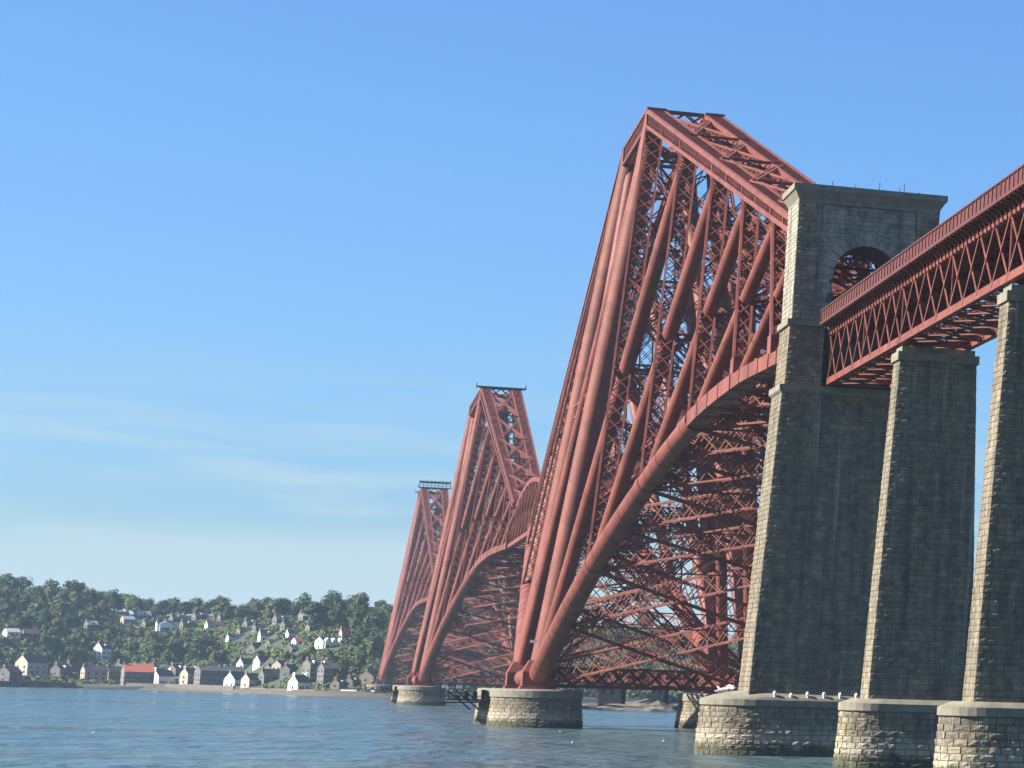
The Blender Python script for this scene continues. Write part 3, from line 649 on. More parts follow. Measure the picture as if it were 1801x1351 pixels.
# ------------------------------------------------------------------ approach girder spans
def approach_span(y0, y1, lab):
    """lattice girders below a deck with bracketed footways; y0 north end, y1 south end"""
    L = y0 - y1; root = empty('approach_span', (0, y0, 0)); tag(root, lab, 'bridge span', 'lattice girder spans of the approach viaduct')
    X, zb_, zt_, n = 3.42, 40.95, 46.75, 8; pn = L / n; share = {}
    for s in (-1, 1):
        x = s * X
        mb = MB(); mb.box(x - .3, x + .3, -L + .04, -.04, zb_ - .28, zb_ - .02)
        for e in (-.24, .24): mb.box(x + e - .04, x + e + .04, -L + .04, -.04, zb_ - .018, zb_ + .45)
        mb.build('bottom_chord', M['steel'], root)
        mb = MB(); mb.box(x - .3, x + .3, -L + .04, -.04, zt_ - .45, zt_); mb.build('top_chord', M['steel'], root)
        for k in range(n):
            a, b = -pn * k, -pn * (k + 1)
            for d, (q0, q1) in enumerate(((a, b), (b, a))):
                e = x + s * (.16 if d else .27)
                key = d
                if key not in share:
                    mb = MB(); mb.beam((0, 0, 0), (0, (q1 - q0) * .99, zt_ - .5 - zb_), .24, .08, Vector((1, 0, 0))); share[key] = mb.mesh('lattice_bar', M['steel'])
                o = link('lattice_bar', share[key], root, Matrix.Translation((e, q0 + (q1 - q0) * .005, zb_ + .05)))
            mb = MB()
            if k in (0, 4): mb.box(x - .12, x + .12, a - .2 if k == 0 else a - .1, a - .06 if k == 0 else a + .1, zb_ + .46, zt_ - .46); mb.build('post', M['steel'], root)
        mb = MB(); mb.box(x - .12, x + .12, -L + .06, -L + .2, zb_ + .46, zt_ - .46); mb.build('post', M['steel'], root)
        # footway, curved brackets and parapet
        nb = round(L / 1.7); br = None
        for k in range(nb):
            if br is None:
                mb = MB(); prev = None
                for q in range(7):
                    t = q / 6; p = Vector((.32 + 1.0 * (1 - math.cos(t * math.pi / 2)), 0, -1.25 + 1.2 * math.sin(t * math.pi / 2)))
                    if prev is not None: mb.beam(prev, p, .14, .16, Vector((0, 1, 0)))
                    prev = p
                mb.beam((.3, 0, -.06), (1.35, 0, -.06), .12, .1, Vector((0, 0, 1))); br = mb.mesh('bracket', M['steel'])
            link('bracket', br, root, Matrix.Translation((x, -L * (k + .5) / nb, 47.35)) @ (Matrix() if s > 0 else Matrix.Rotation(math.pi, 4, 'Z')))
        xo = s * 4.75
        mb = MB(); st = MB()
        mb.box(*(sorted((xo, xo - s * .07))), -L + .02, -.02, 47.72, 48.95); mb.box(xo - .12, xo + .12, -L + .02, -.02, 48.952, 49.1); mb.box(xo - .1, xo + .1, -L + .02, -.02, 47.4, 47.718)
        for k in range(nb): yk = -L * (k + .5) / nb; st.box(*(sorted((xo + s * .002, xo + s * .1))), yk - .07, yk + .07, 47.722, 48.95)
        o = mb.build('parapet', M['parapet'], root); tag(st.build('stiffener', M['steel'], o), kind='stuff')
    mb = MB(); mb.box(-4.65, 4.65, -L + .02, -.02, 47.36, 47.56); mb.build('deck', M['parapet'], root)
    for sx in (-1, 1):
        mb = MB(); mb.box(sx * 1.6 - .5, sx * 1.6 + .5, -L + .03, -.03, 46.75, 47.35); mb.build('rail_bearer', M['parapet'], root)
    for k in range(n + 1):
        y = max(-L + .5, min(-.5, -pn * k))
        mb = MB(); mb.lattice(Vector((-X + .3, y, 46.3)), Vector((X - .3, y, 46.3)), .4, .8, up=ZUP, boom=.12, bar=.1, pitch=1.2); mb.build('cross_girder', M['steel'], root)
        mb = MB(); mb.lattice(Vector((-X + .3, y, 40.95)), Vector((X - .3, y, 40.95)), .5, .35, up=ZUP, boom=.12, bar=.1, pitch=1.2); mb.build('cross_girder', M['steel'], root)
        for s in (-1, 1):
            if k % 4 == 0: mb = MB(); mb.beam((s * (X - .3), y + .05 * s, 41.2), (-s * (X - .3), y + .05 * s, 46.0), .14, .14); mb.build('sway_brace', M['steel'], root)
            if k < n:
                mb = MB(); mb.lattice(Vector((s * X * .92, y, 40.95)), Vector((-s * X * .92, y - pn, 40.95)), .5, .3, up=ZUP, boom=.12, bar=.09, pitch=1.2, faces=(1, 0, 1, 0)); mb.build('wind_brace', M['steel'], root)
approach_span(-6.95, PY[0], 'red lattice girder span between the gateway tower and the first approach pier')
approach_span(PY[0] - .1, PY[1], 'red lattice girder span between the first and second approach piers')
approach_span(PY[1] - .1, PY[2], 'red lattice girder span running out at the right edge past the second approach pier')
# ------------------------------------------------------------------ land across the firth
SH = [(-900, 1500), (-420, 1480), (-240, 1520), (-209, 1545), (-190, 1590), (-163, 1615), (-129, 1590), (-95, 1515), (-70, 1400), (-45, 1335), (-20, 1325), (22, 1330), (60, 1380), (130, 1480), (300, 1650), (600, 1780), (1400, 1900)]
def lerp_tab(tab, x):
    if x <= tab[0][0]: return tab[0][1]
    for (a, u), (b, v) in zip(tab, tab[1:]):
        if x <= b: return u + (v - u) * (x - a) / (b - a)
    return tab[-1][1]
def shore(x): return lerp_tab(SH, x)
PROF = [(0, -1.6), (4, -.2), (10, 1.4), (60, 3.4), (95, 7), (130, 15), (190, 26), (260, 36), (340, 44), (430, 50), (900, 40), (2500, 10)]
RIDGE = [(-900, .9), (-330, 1.08), (-245, 1.1), (-190, 1.08), (-165, .98), (-120, .97), (-60, .96), (0, .96), (160, 1.0), (260, .8), (420, .55), (1400, .4)]
from mathutils import noise as mn
def ground(x, y):
    s = y - shore(x)
    z = lerp_tab(PROF, s)
    if s > 90: z = 7 + (z - 7) * lerp_tab(RIDGE, x - (y - 1950) * .05)
    if s > 10: z += mn.noise(Vector((x * .02, y * .02, 0))) * min(2.2, s * .012)
    return max(z, -3)
def hit(px, py, y0=1330):
    """where the sight line through a photo pixel meets the land"""
    d = ray(px, py); y = y0
    while y < 2600:
        p = CAM + d * ((y - CAM.y) / d.y)
        if p.y > shore(p.x) + 4 and p.z <= ground(p.x, p.y): return p
        y += 2
    return CAM + d * ((1750 - CAM.y) / d.y)
def land():
    xs = [-900 + 12 * i for i in range(192)]; ys = [-8, 0, 3, 6, 10, 14, 18, 25, 35, 45, 60, 75, 95, 110, 130, 150, 170, 190, 210, 235, 260, 290, 320, 350, 390, 430, 520, 700, 1000, 1600, 2500]
    mb = MB(); vs = [Vector((x, shore(x) + s + (mn.noise(Vector((x * .05, 3, s * .1))) * 2 if 0 < s < 60 else 0), 0)) for s in ys for x in xs]
    for v in vs: v.z = ground(v.x, v.y)
    n = len(xs); mb.add(vs, [(j * n + i, j * n + i + 1, (j + 1) * n + i + 1, (j + 1) * n + i) for j in range(len(ys) - 1) for i in range(n - 1)], True)
    m = mat('hillside_grass', (.06, .075, .03), .95, .5, .04, c2=(.028, .045, .02)); nn, l = m.node_tree.nodes, m.node_tree.links
    g = nn.new('ShaderNodeNewGeometry'); sp = nn.new('ShaderNodeSeparateXYZ'); l.new(g.outputs['Position'], sp.inputs[0])
    t = nn.new('ShaderNodeTexNoise'); t.inputs['Scale'].default_value = .15; l.new(g.outputs['Position'], t.inputs['Vector'])
    ad = nn.new('ShaderNodeMath'); ad.operation = 'MULTIPLY_ADD'; ad.inputs[1].default_value = 4; l.new(t.outputs['Fac'], ad.inputs[0]); l.new(sp.outputs['Z'], ad.inputs[2])
    r = nn.new('ShaderNodeMapRange'); r.inputs['From Min'].default_value = 5.0; r.inputs['From Max'].default_value = 3.4; l.new(ad.outputs[0], r.inputs['Value'])
    mx = nn.new('ShaderNodeMixRGB'); mx.inputs['Color2'].default_value = (.075, .066, .05, 1); l.new(r.outputs[0], mx.inputs['Fac']); l.new(nn[m['mix']].outputs[0], mx.inputs['Color1']); l.new(mx.outputs[0], nn['Principled BSDF'].inputs['Base Color'])
    o = mb.build('hillside', m); tag(o, 'wooded hillside behind the shore village', 'hill', kind='structure')
land()
# ------------------------------------------------------------------ village houses
HM = dict(white=M['white'], cream=mat('cream_render', (.46, .41, .32), .8, .2), grey=mat('grey_stone_wall', (.15, .14, .13), .9, .35, .5), pink=mat('pinkish_harling', (.42, .3, .25), .8, .15), sand=mat('sandstone_wall', (.2, .165, .12), .9, .3, .5),
          slate=mat('slate_roof', (.075, .078, .085), .7, .3, .6), red=mat('red_pantile_roof', (.5, .15, .09), .8, .2, .6), brown=mat('brown_tile_roof', (.14, .095, .075), .8, .3, .6), pale=mat('pale_roof', (.42, .44, .44), .7, .15),
          glass=mat('dark_window_glass', (.02, .025, .03), .1, .2), timber=mat('dark_timber_frame', (.04, .035, .03), .8, .2))
HRECT = []; HNAME = []
def house(px, py, w, l, h, rh, walls, roof, turn, lab, chim=1, dormers=0, gables=0, win=(2, 2), cat='house', back=None, sink=0):
    """gable w wide faces the sun (west to south-west, turned by turn degrees from west to south), l long"""
    if py < 1150: turn *= .55
    if py < 1150: w, l, h, rh = w * .82, l * .86, h * .82, rh * .8
    p = hit(px, py); root = empty('house', (p.x, p.y, p.z - .05)); root.rotation_euler = (0, 0, R_(turn)); tag(root, lab, cat, 'houses of the shore village')
    x0, x1, y0, y1 = 0, l, -w / 2, w / 2            # gable at x=0 faces local -x
    mb = MB(); mb.hexa([(x0, y0, -2.5), (x1, y0, -2.5), (x1, y1, -2.5), (x0, y1, -2.5)], [(x0, y0, h), (x1, y0, h), (x1, y1, h), (x0, y1, h)])
    mb.add([Vector(q) for q in ((x0, y0, h), (x0, y1, h), (x0, 0, h + rh), (x1, y0, h), (x1, y1, h), (x1, 0, h + rh))], [(1, 0, 2), (3, 4, 5), (0, 3, 5, 2), (4, 1, 2, 5)])
    mb.build('wall', HM[walls], root)
    mb = MB(); e = .35; sl = rh / (w / 2)
    for s in (-1, 1):
        a = [Vector((x0 - .15, s * (w / 2 + e), h - e * sl + .05)), Vector((x1 + .15, s * (w / 2 + e), h - e * sl + .05)), Vector((x1 + .15, 0, h + rh + .05)), Vector((x0 - .15, 0, h + rh + .05))]
        up = Vector((0, 0, .22)); mb.add(a + [q + up for q in a], [(0, 1, 2, 3), (7, 6, 5, 4), (0, 4, 5, 1), (1, 5, 6, 2), (2, 6, 7, 3), (3, 7, 4, 0)])
    rf = mb.build('roof', HM[roof], root)
    for k in range(chim):
        cx = (.5, l - .5, l / 2)[k % 3]; mb = MB(); mb.box(cx - .45, cx + .45, -.8, .8, h + rh - 1.0, h + rh + .9)
        for q in (-.4, .4): mb.box(cx - .18, cx + .18, q - .18, q + .18, h + rh + .902, h + rh + 1.4)
        mb.build('chimney', HM[walls if px in (270, 322, 514) else 'sand' if p.z < 9 else 'grey'], rf)
    def window(a, u, zc, ww=1.0, hh=1.5, side='g'):
        mb = MB(); fr = MB()
        if side == 'g': mb.box(-.06, .02, a - ww / 2, a + ww / 2, zc - hh / 2, zc + hh / 2); fr.box(-.1, .0, a - ww / 2 - .14, a + ww / 2 + .14, zc - hh / 2 - .16, zc - hh / 2 - .01)
        else: mb.box(a - ww / 2, a + ww / 2, y0 - .06, y0 + .02, zc - hh / 2, zc + hh / 2); fr.box(a - ww / 2 - .14, a + ww / 2 + .14, y0 - .1, y0, zc - hh / 2 - .16, zc - hh / 2 - .01)
        o = mb.build('window', HM['glass'], root); fr.build('sill', HM['white' if walls != 'white' else 'cream'], o)
    fl = max(1, int(h // 2.7))
    for f in range(fl):
        zc = 1.5 + f * 2.7
        for k in range(win[0]): window(y0 + w * (k + .5) / win[0], 0, zc, side='g')
        for k in range(win[1]): window(l * (k + .5) / win[1], 0, zc, side='s')
    mb = MB(); mb.box(l * .5 / max(1, win[1]) + 1.0, l * .5 / max(1, win[1]) + 2.0, y0 - .07, y0 + .02, 0, 2.1); mb.build('door', HM['timber'], root)
    for k in range(dormers):
        cx = l * (k + .5) / dormers; zc = h + rh * .3; mb = MB(); mb.box(cx - .9, cx + .9, y0 + .4, -.4, h - .2, h + rh * .75); d = mb.build('dormer', HM['white'], rf)
        mb = MB(); mb.box(cx - .6, cx + .6, y0 + .32, y0 + .395, h + .2, h + rh * .6); mb.build('window', HM['glass'], d)
    for k in range(gables):
        cx = l * (k + .5) / gables; g = l / gables * .36; mb = MB(); mb.box(cx - g, cx + g, y0 - 1.0, y0 + .05, 0, h)
        mb.add([Vector(q) for q in ((cx - g, y0 - 1.0, h), (cx + g, y0 - 1.0, h), (cx, y0 - 1.0, h + rh * .8), (cx - g, y0 + w * .4, h), (cx + g, y0 + w * .4, h), (cx, y0 + w * .4, h + rh * .8))], [(0, 1, 2), (1, 4, 5, 2), (3, 0, 2, 5)])
        bay = mb.build('bay', HM['white'], root)
        for f in range(fl):
            mb = MB(); mb.box(cx - g * .6, cx + g * .6, y0 - 1.07, y0 - 1.002, 1.0 + 2.7 * f, 2.5 + 2.7 * f); mb.build('window', HM['glass'], bay)
    x_, y_ = proj(p); sc = 2.9
    HNAME.append((px + l * 1.2, py - (h + rh) * sc * .5, lab))
    HRECT.append((px - (w * .6 + 1) * sc, px + (l + w * .6) * sc * .8, py - (h + rh) * sc, py - 2, p.y))
    return root
# px, py of the foot of the sunlit gable's near end
house(270, 1204, 7.5, 11, 5.2, 3.6, 'white', 'slate', 42, 'white gabled house on the shore beside the red roofed building', 2, 0, 0, (2, 3))
house(322, 1204, 6.0, 9, 6.6, 3.2, 'cream', 'slate', 48, 'cream gable end of the house against the big grey stone block', 2, 0, 0, (1, 2))
house(345, 1209, 10, 24, 9.6, 2.6, 'grey', 'slate', 20, 'big three storey grey stone building on the sea wall with chimneys', 3, 0, 0, (2, 6))
house(214, 1205, 10, 16, 8.0, 4.6, 'grey', 'red', 14, 'tall dark stone building under a red roof by the slipway', 1, 0, 0, (2, 4))
house(144, 1197, 6.5, 13, 6.2, 2.6, 'pink', 'slate', 24, 'pink and white house standing alone left of the stone cottages', 1, 0, 0, (2, 3))
house(186, 1197, 7, 9, 5.6, 3.0, 'sand', 'slate', 24, 'sandstone cottage between the pink house and the red roof', 2, 0, 0, (1, 3))
house(36, 1186, 9, 15, 7.0, 4.2, 'cream', 'slate', 50, 'grey cream gabled villa among trees at the far left', 1, 0, 0, (2, 3))
house(4, 1200, 9, 9, 5.6, 3.2, 'grey', 'slate', 50, 'dark grey house on the shore at the left edge', 1, 0, 0, (1, 2))
house(8, 1119, 8, 9, 3.2, 2.6, 'white', 'pale', 48, 'white bungalow with a pale roof high at the left edge', 0, 0, 0, (1, 2))
house(38, 1121, 8, 11, 3.0, 3.2, 'sand', 'brown', 56, 'brown roofed bungalow on the terrace below the hilltop wood', 0, 0, 0, (1, 2))
house(170, 1160, 6.5, 8, 7.0, 3.6, 'white', 'slate', 52, 'tall white dormered house beside a dark conifer halfway up', 1, 1, 0, (2, 2))
house(214, 1096, 6, 9, 3.4, 2.4, 'pink', 'pale', 50, 'small pink house below the edge of the hilltop wood', 0, 0, 0, (1, 2))
house(274, 1110, 4.2, 12, 6.2, 2.6, 'white', 'slate', 34, 'bright white gable high on the hillside, leftmost of the upper terrace', 1, 0, 1, (1, 2))
house(362, 1106, 6.5, 14, 3.4, 3.0, 'white', 'brown', 40, 'white gabled house under a brown roof in the middle of the hillside', 1, 0, 0, (0, 3))
house(399, 1130, 5.2, 13, 4.2, 2.4, 'white', 'slate', 40, 'white gable end with a long slate roof amid hillside trees', 1, 0, 0, (0, 3))
house(455, 1128, 6.0, 13, 4.6, 4.2, 'white', 'brown', 36, 'steep brown roofed house with a narrow white gable', 1, 1, 0, (1, 3))
house(470, 1138, 6.5, 11, 3.0, 2.6, 'grey', 'slate', 52, 'low dark house in front of the steep brown roof', 0, 0, 0, (1, 2))
house(504, 1124, 5.0, 7, 4.4, 2.6, 'white', 'slate', 40, 'small bright white house above the pink roofed one', 1, 0, 0, (0, 2))
house(516, 1136, 5.5, 6, 3.4, 2.2, 'white', 'red', 62, 'low white house with a faded red roof on the hillside', 0, 0, 0, (2, 1))
house(560, 1142, 8, 17, 5.8, 3.0, 'white', 'slate', 76, 'black and white terrace with three bays below the great round tree', 2, 0, 3, (1, 3))
house(598, 1124, 4.5, 5, 4.5, 3.4, 'pink', 'red', 50, 'pinkish turreted house end above the black and white terrace', 1, 0, 0, (1, 1))
house(420, 1187, 5.5, 8, 6.6, 3.0, 'white', 'slate', 40, 'tall white house with two windows in its gable, in the second row', 1, 0, 0, (2, 2))
house(450, 1177, 5.5, 9, 4.6, 3.2, 'white', 'slate', 40, 'white gable peeping over the roofs of the second row', 1, 0, 0, (0, 2))
house(402, 1209, 8.0, 9, 4.6, 4.0, 'white', 'slate', 44, 'broad white gabled cottage beside the sea wall steps', 1, 0, 0, (2, 2))
house(430, 1210, 6.0, 11, 5.0, 3.0, 'cream', 'slate', 46, 'cream cottage with chimneys right of the broad white gable', 2, 0, 0, (1, 3))
house(458, 1206, 7, 12, 5.6, 3.6, 'grey', 'slate', 26, 'dark stone house behind the beach, left of the garden trees', 1, 0, 0, (1, 3))
house(485, 1181, 5.5, 8, 3.8, 2.4, 'cream', 'slate', 60, 'cream house with an arched front in the second row', 1, 0, 0, (2, 1))
house(514, 1214, 6.8, 9, 4.4, 3.6, 'white', 'slate', 44, 'white gabled cottage standing forward on the beach', 2, 0, 0, (1, 2))
house(536, 1202, 9, 12, 10.5, 2.6, 'grey', 'slate', 28, 'tall grey stone villa with white dormers above the beach', 2, 2, 0, (2, 4))
house(562, 1204, 8, 8, 8.8, 2.6, 'grey', 'slate', 24, 'square grey house joined behind the tall villa', 1, 0, 0, (2, 2))
house(642, 1202, 9, 16, 3.6, 3.2, 'sand', 'slate', 62, 'low slate roofed hall beside the foot of the farthest steel tower', 1, 0, 0, (1, 3))
# more roofs higher up, half hidden by trees
for px, py, wl_, rf_, lab in ((300, 1096, 'grey', 'slate', 'grey roofed house behind the white upper terrace gable'), (238, 1090, 'grey', 'pale', 'pale roofed house under the hilltop wood edge'), (430, 1105, 'grey', 'slate', 'grey villa high on the hillside left of centre'),
                              (482, 1098, 'grey', 'brown', 'brown roofed villa near the skyline'), (528, 1092, 'sand', 'pale', 'pale roofed house just under the skyline'), (340, 1092, 'grey', 'slate', 'slate roofed house high on the hill among trees')):
    house(px, py, 7, 11, 4.2, 3.2, wl_, rf_, 52, lab, 1, 1, 0, (1, 3))
for px, py, w_, l_, h_, wl_, rf_, tn, lab in (
    (96, 1190, 7, 10, 4.4, 'grey', 'slate', 52, 'low grey cottage half hidden right of the cream villa'), (118, 1184, 6, 9, 4.0, 'sand', 'brown', 50, 'small brown roofed cottage behind the pink and white house'),
    (206, 1184, 6, 10, 4.6, 'grey', 'slate', 48, 'slate roof rising behind the sandstone cottage'), (252, 1190, 6, 9, 5.0, 'grey', 'slate', 52, 'dark gable squeezed between red roof and white gabled house'),
    (300, 1192, 6.5, 10, 5.2, 'sand', 'slate', 50, 'sandstone house behind the cream gable end'), (392, 1196, 6.5, 9, 5.0, 'pink', 'brown', 50, 'faded pink house right of the big three storey building'),
    (468, 1190, 6, 10, 4.4, 'sand', 'slate', 52, 'stone cottage in the second row above the garden trees'), (500, 1192, 6, 9, 4.6, 'grey', 'slate', 56, 'grey cottage left of the tall villa with dormers'),
    (588, 1212, 5, 9, 3.0, 'sand', 'slate', 60, 'low stone cottage on the shore road behind the beach'), (612, 1208, 5, 8, 3.0, 'grey', 'brown', 58, 'brown roofed shed beside the shore road wall'),
    (150, 1106, 6, 8, 3.6, 'grey', 'pale', 50, 'pale roofed house deep in the wood at left'), (252, 1104, 6, 9, 3.8, 'sand', 'slate', 52, 'stone house left of the white upper terrace gable'),
    (318, 1106, 6.5, 11, 4.0, 'grey', 'slate', 54, 'grey house right of the white upper terrace gable'), (384, 1094, 6.5, 10, 4.0, 'grey', 'slate', 50, 'grey villa above the white gabled house under brown roof'),
    (418, 1118, 6, 10, 3.8, 'sand', 'brown', 52, 'brown roofed house above the long slate roof'), (446, 1112, 6, 9, 3.8, 'grey', 'slate', 50, 'slate roofed house left of the steep brown roof'),
    (496, 1108, 6.5, 9, 4.2, 'grey', 'slate', 54, 'dark villa right of the steep brown roof near the skyline'), (540, 1112, 6, 9, 4.0, 'sand', 'slate', 52, 'stone house left of the great round tree'),
    (506, 1150, 5, 8, 3.0, 'sand', 'pale', 60, 'pale shed below the low white house'), (440, 1150, 6, 9, 3.6, 'grey', 'slate', 50, 'grey cottage alone among trees between the two rows')):
    house(px, py, w_, l_, h_, w_ * .45, wl_, rf_, tn, lab, 1, px % 3 == 0, 0, (1, 3))
# ------------------------------------------------------------------ sea wall, slipway, road wall
def strip(name, pts, z0, z1, th, m, lab, cat):
    mb = MB()
    root = empty(name, (pts[0][0], pts[0][1], 0)); o = Vector((pts[0][0], pts[0][1], 0))
    for a, b in zip(pts, pts[1:]):
        p, q = Vector((a[0], a[1], (z0 + z1) / 2)) - o, Vector((b[0], b[1], (z0 + z1) / 2)) - o
        s = MB(); s.beam(p, q, th, z1 - z0); s.build('panel', m, root)
        s = MB(); s.beam(p + Vector((0, 0, (z1 - z0) / 2 + .12)), q + Vector((0, 0, (z1 - z0) / 2 + .12)), th + .2, .22); s.build('coping', M['ashlar'], root)
    tag(root, lab, cat)
wallm = mat('dark_seawall_stone', (.14, .125, .11), .9, .4, .4)
strip('sea_wall', [(x, shore(x) + 7) for x in (-250, -230, -209, -190, -176)], -2, 2.0, 1.0, wallm, 'dark stone sea wall along the left shore below the villas', 'wall')
strip('sea_wall', [(x, shore(x) + 7) for x in (-150, -140, -129, -118, -107, -97, -91)], -2, 2.6, 1.0, wallm, 'dark stone sea wall under the big grey building', 'wall')
strip('road_wall', [(x, shore(x) + 22) for x in (-38, -30, -22)], .5, 2.7, .5, M['white'], 'low white wall of the shore road near the farthest steel tower', 'wall')
strip('beach_wall', [(x, shore(x) + 14) for x in (-82, -74, -66, -58, -50)], -.5, 1.7, .6, HM['sand'], 'pale stone wall along the beach', 'wall')
mb = MB(); y = shore(-163) - 16; mb.hexa([(-170, y, -3), (-140, y + 6, -3), (-140, y + 14, -3), (-170, y + 8, -3)], [(-170, y, -.2), (-140, y + 6, 1.1), (-140, y + 14, 1.1), (-170, y + 8, -.2)])
tag(mb.build('slipway', mat('pale_concrete', (.6, .57, .5), .9, .15, .3)), 'pale concrete slipway running into the water below the red roof', 'slipway')
mb = MB(); p = hit(214, 1206); mb.tube([p - Vector((0, 0, .3)), p + Vector((0, 0, 11))], [.16, .09], 8); mb.box(p.x - .1, p.x + 1.2, p.y - .1, p.y + .1, p.z + 10.8, p.z + 11.0)
tag(mb.build('lamp_mast', M['white']), 'tall white mast on the quay in front of the red roofed building', 'mast')
# ------------------------------------------------------------------ trees
def leaf_crown(seed, rx, rz, lobes, n, size):
    rr = random.Random(seed); mb = MB(); C = []
    for k in range(lobes):
        a = rr.uniform(0, 6.28); q = rr.uniform(.15, .75); zz = rr.uniform(-.75, .8)
        f = math.sqrt(max(.1, 1 - zz * zz * .8)); C.append((Vector((math.cos(a) * rx * q * f, math.sin(a) * rx * q * f, zz * rz * .72)), rr.uniform(.32, .5) * rx))
    for k in range(n):
        c, r = C[rr.randrange(lobes)]; d = Vector((rr.gauss(0, 1), rr.gauss(0, 1), rr.gauss(.25, 1))).normalized(); p = c + d * r * rr.uniform(.72, 1.05)
        if p.z < -rz: continue
        nn = (d + Vector((rr.uniform(-.7, .7), rr.uniform(-.7, .7), rr.uniform(-.4, .7)))).normalized(); _, a, b = frame(nn, Vector((.3, .2, 1)))
        s = size * rr.uniform(.6, 1.4); t = rr.uniform(0, 3.14); a, b = a * math.cos(t) + b * math.sin(t), b * math.cos(t) - a * math.sin(t)
        mb.add([p + a * s, p + b * s * .7, p - a * s, p - b * s * .7], [(0, 1, 2, 3)])
    for c, r in C:                                   # inner twigs and leaves fill the lobes
        V = []; 
        for i in range(12):
            z = 1 - 2 * (i + .5) / 12; a = i * 2.39996; q = math.sqrt(1 - z * z); V.append(c + Vector((q * math.cos(a), q * math.sin(a), z)) * r * rr.uniform(.55, .8))
        for i in range(12):
            o = sorted(range(12), key=lambda j: (V[j] - V[i]).length)[1:5]
            for j in range(3): mb.add([V[i], V[o[j]], V[o[j + 1]]], [(0, 1, 2)])
    return mb
def leafmat(name, c, c2):
    m = mat(name, c, .8, .3, .5, c2=c2, spec=.15); n, l = m.node_tree.nodes, m.node_tree.links; b = n['Principled BSDF']
    oi = n.new('ShaderNodeObjectInfo'); h = n.new('ShaderNodeHueSaturation'); hm = n.new('ShaderNodeMapRange'); hm.inputs['To Min'].default_value = .465; hm.inputs['To Max'].default_value = .525; hx = n.new('ShaderNodeMath'); hx.operation = 'FRACT'; hk = n.new('ShaderNodeMath'); hk.operation = 'MULTIPLY'; hk.inputs[1].default_value = 7.31; l.new(oi.outputs['Random'], hk.inputs[0]); l.new(hk.outputs[0], hx.inputs[0]); l.new(hx.outputs[0], hm.inputs['Value']); l.new(hm.outputs[0], h.inputs['Hue']); r = n.new('ShaderNodeMapRange'); r.inputs['To Min'].default_value = .65; r.inputs['To Max'].default_value = 1.35
    l.new(oi.outputs['Random'], r.inputs['Value']); l.new(r.outputs[0], h.inputs['Value']); l.new(n[m['mix']].outputs[0], h.inputs['Color']); l.new(h.outputs[0], b.inputs['Base Color'])
    return m
LM = [leafmat('dark_broadleaf', (.06, .09, .032), (.035, .06, .024)), leafmat('olive_broadleaf', (.1, .12, .04), (.06, .08, .03)), leafmat('bright_broadleaf', (.085, .125, .035), (.05, .085, .028)), leafmat('conifer_needles', (.03, .05, .028), (.018, .034, .02))]
BARK = mat('bark', (.09, .07, .05), .9, .3, 2)
CROWN = []
for k in range(7):
    rx = (6.2, 5.2, 7.2, 4.6, 5.6, 6.6, 5.0)[k]; rz = (5.0, 4.6, 5.6, 4.4, 5.4, 4.8, 3.6)[k]; CROWN.append((leaf_crown(40 + k, rx, rz, 13 + k % 4, 950, .5), rx, rz, (0, 1, 0, 2, 1, 0, 2)[k]))
CROWN.append((leaf_crown(60, 2.4, 6.5, 14, 420, .5), 2.4, 6.5, 3))
CME = []
for mb, rx, rz, m in CROWN: CME.append((mb.mesh('crown', LM[m]), rx, rz))
def trunk_mesh(h, r, seed):
    rr = random.Random(seed); mb = MB(); mb.tube([(0, 0, -1.5), (0, 0, h * .5), (rr.uniform(-.3, .3), rr.uniform(-.3, .3), h)], [r * 1.3, r, r * .6], 8)
    for k in range(5):
        a = k * 1.3 + seed; mb.tube([(0, 0, h * (.55 + .08 * k)), (math.cos(a) * 2.4, math.sin(a) * 2.4, h * (.8 + .1 * k))], [r * .5, r * .18], 6)
    return mb.mesh('trunk', BARK)
TRK = [trunk_mesh(6, .38, k) for k in range(3)]
NT = [0]
def tree(x, y, k, sc, lab, group):
    z = ground(x, y); o = empty('tree', (x, y, z)); o.rotation_euler = (0, 0, random.uniform(0, 6.28)); o.scale = (sc, sc, sc * random.uniform(.9, 1.12)); tag(o, lab, 'tree', group)
    me, rx, rz = CME[k]; link('crown', me, o, Matrix.Translation((0, 0, rz + 1.6))); link('trunk', TRK[k % 3], o); NT[0] += 1
def blocked(x, y, r, h):
    a, b = proj((x, y, ground(x, y) + h)); c, d = proj((x, y, ground(x, y)))
    for x0, x1, y0, y1, hy in HRECT:
        rr = r * 2.7
        if y < hy + 9 and a + rr * .8 > x0 and a - rr * .8 < x1 and b < y0 + (y1 - y0) * .62 and d > y0 + (y1 - y0) * .25: return True
        if math.hypot(0, y - hy) < 7 and a + rr * .5 > x0 and a - rr * .5 < x1: return True
    return False
rt = random.Random(21); PL = []
KW = ['broad dark green tree', 'olive green tree', 'spreading dark green tree', 'bright green tree', 'tall olive green tree', 'rounded dark green tree', 'low bright green tree', 'dark conifer']
yy = 40
while yy < 470:
    x = -285 + rt.uniform(0, 12)
    while x < 30:
        y = shore(x) + yy + rt.uniform(-9, 9)
        wood = yy > 250 or (yy > 150 and x < -170) or (yy > 90 and x > -35) or (110 < yy < 200 and -150 < x < -95)
        if wood or rt.random() < .9:
            k = rt.choice((0, 1, 2, 3, 4, 5)) if wood else rt.choice((1, 3, 4, 6, 6, 7, 0)); sc = rt.uniform(.65, 1.3) * (1.08 if wood else .72)
            if x < -165 and yy > 240: sc *= 1.15
            px, py = proj((x, y, ground(x, y) + 5))
            if -40 < px < 760 and not blocked(x, y, CME[k][1] * sc, (CME[k][2] * 2 + 1.6) * sc): PL.append((x, y, k, sc, wood))
        x += rt.uniform(12, 18) if yy > 200 else rt.uniform(9, 15)
    yy += 17 if yy < 200 else 24
yy = 60
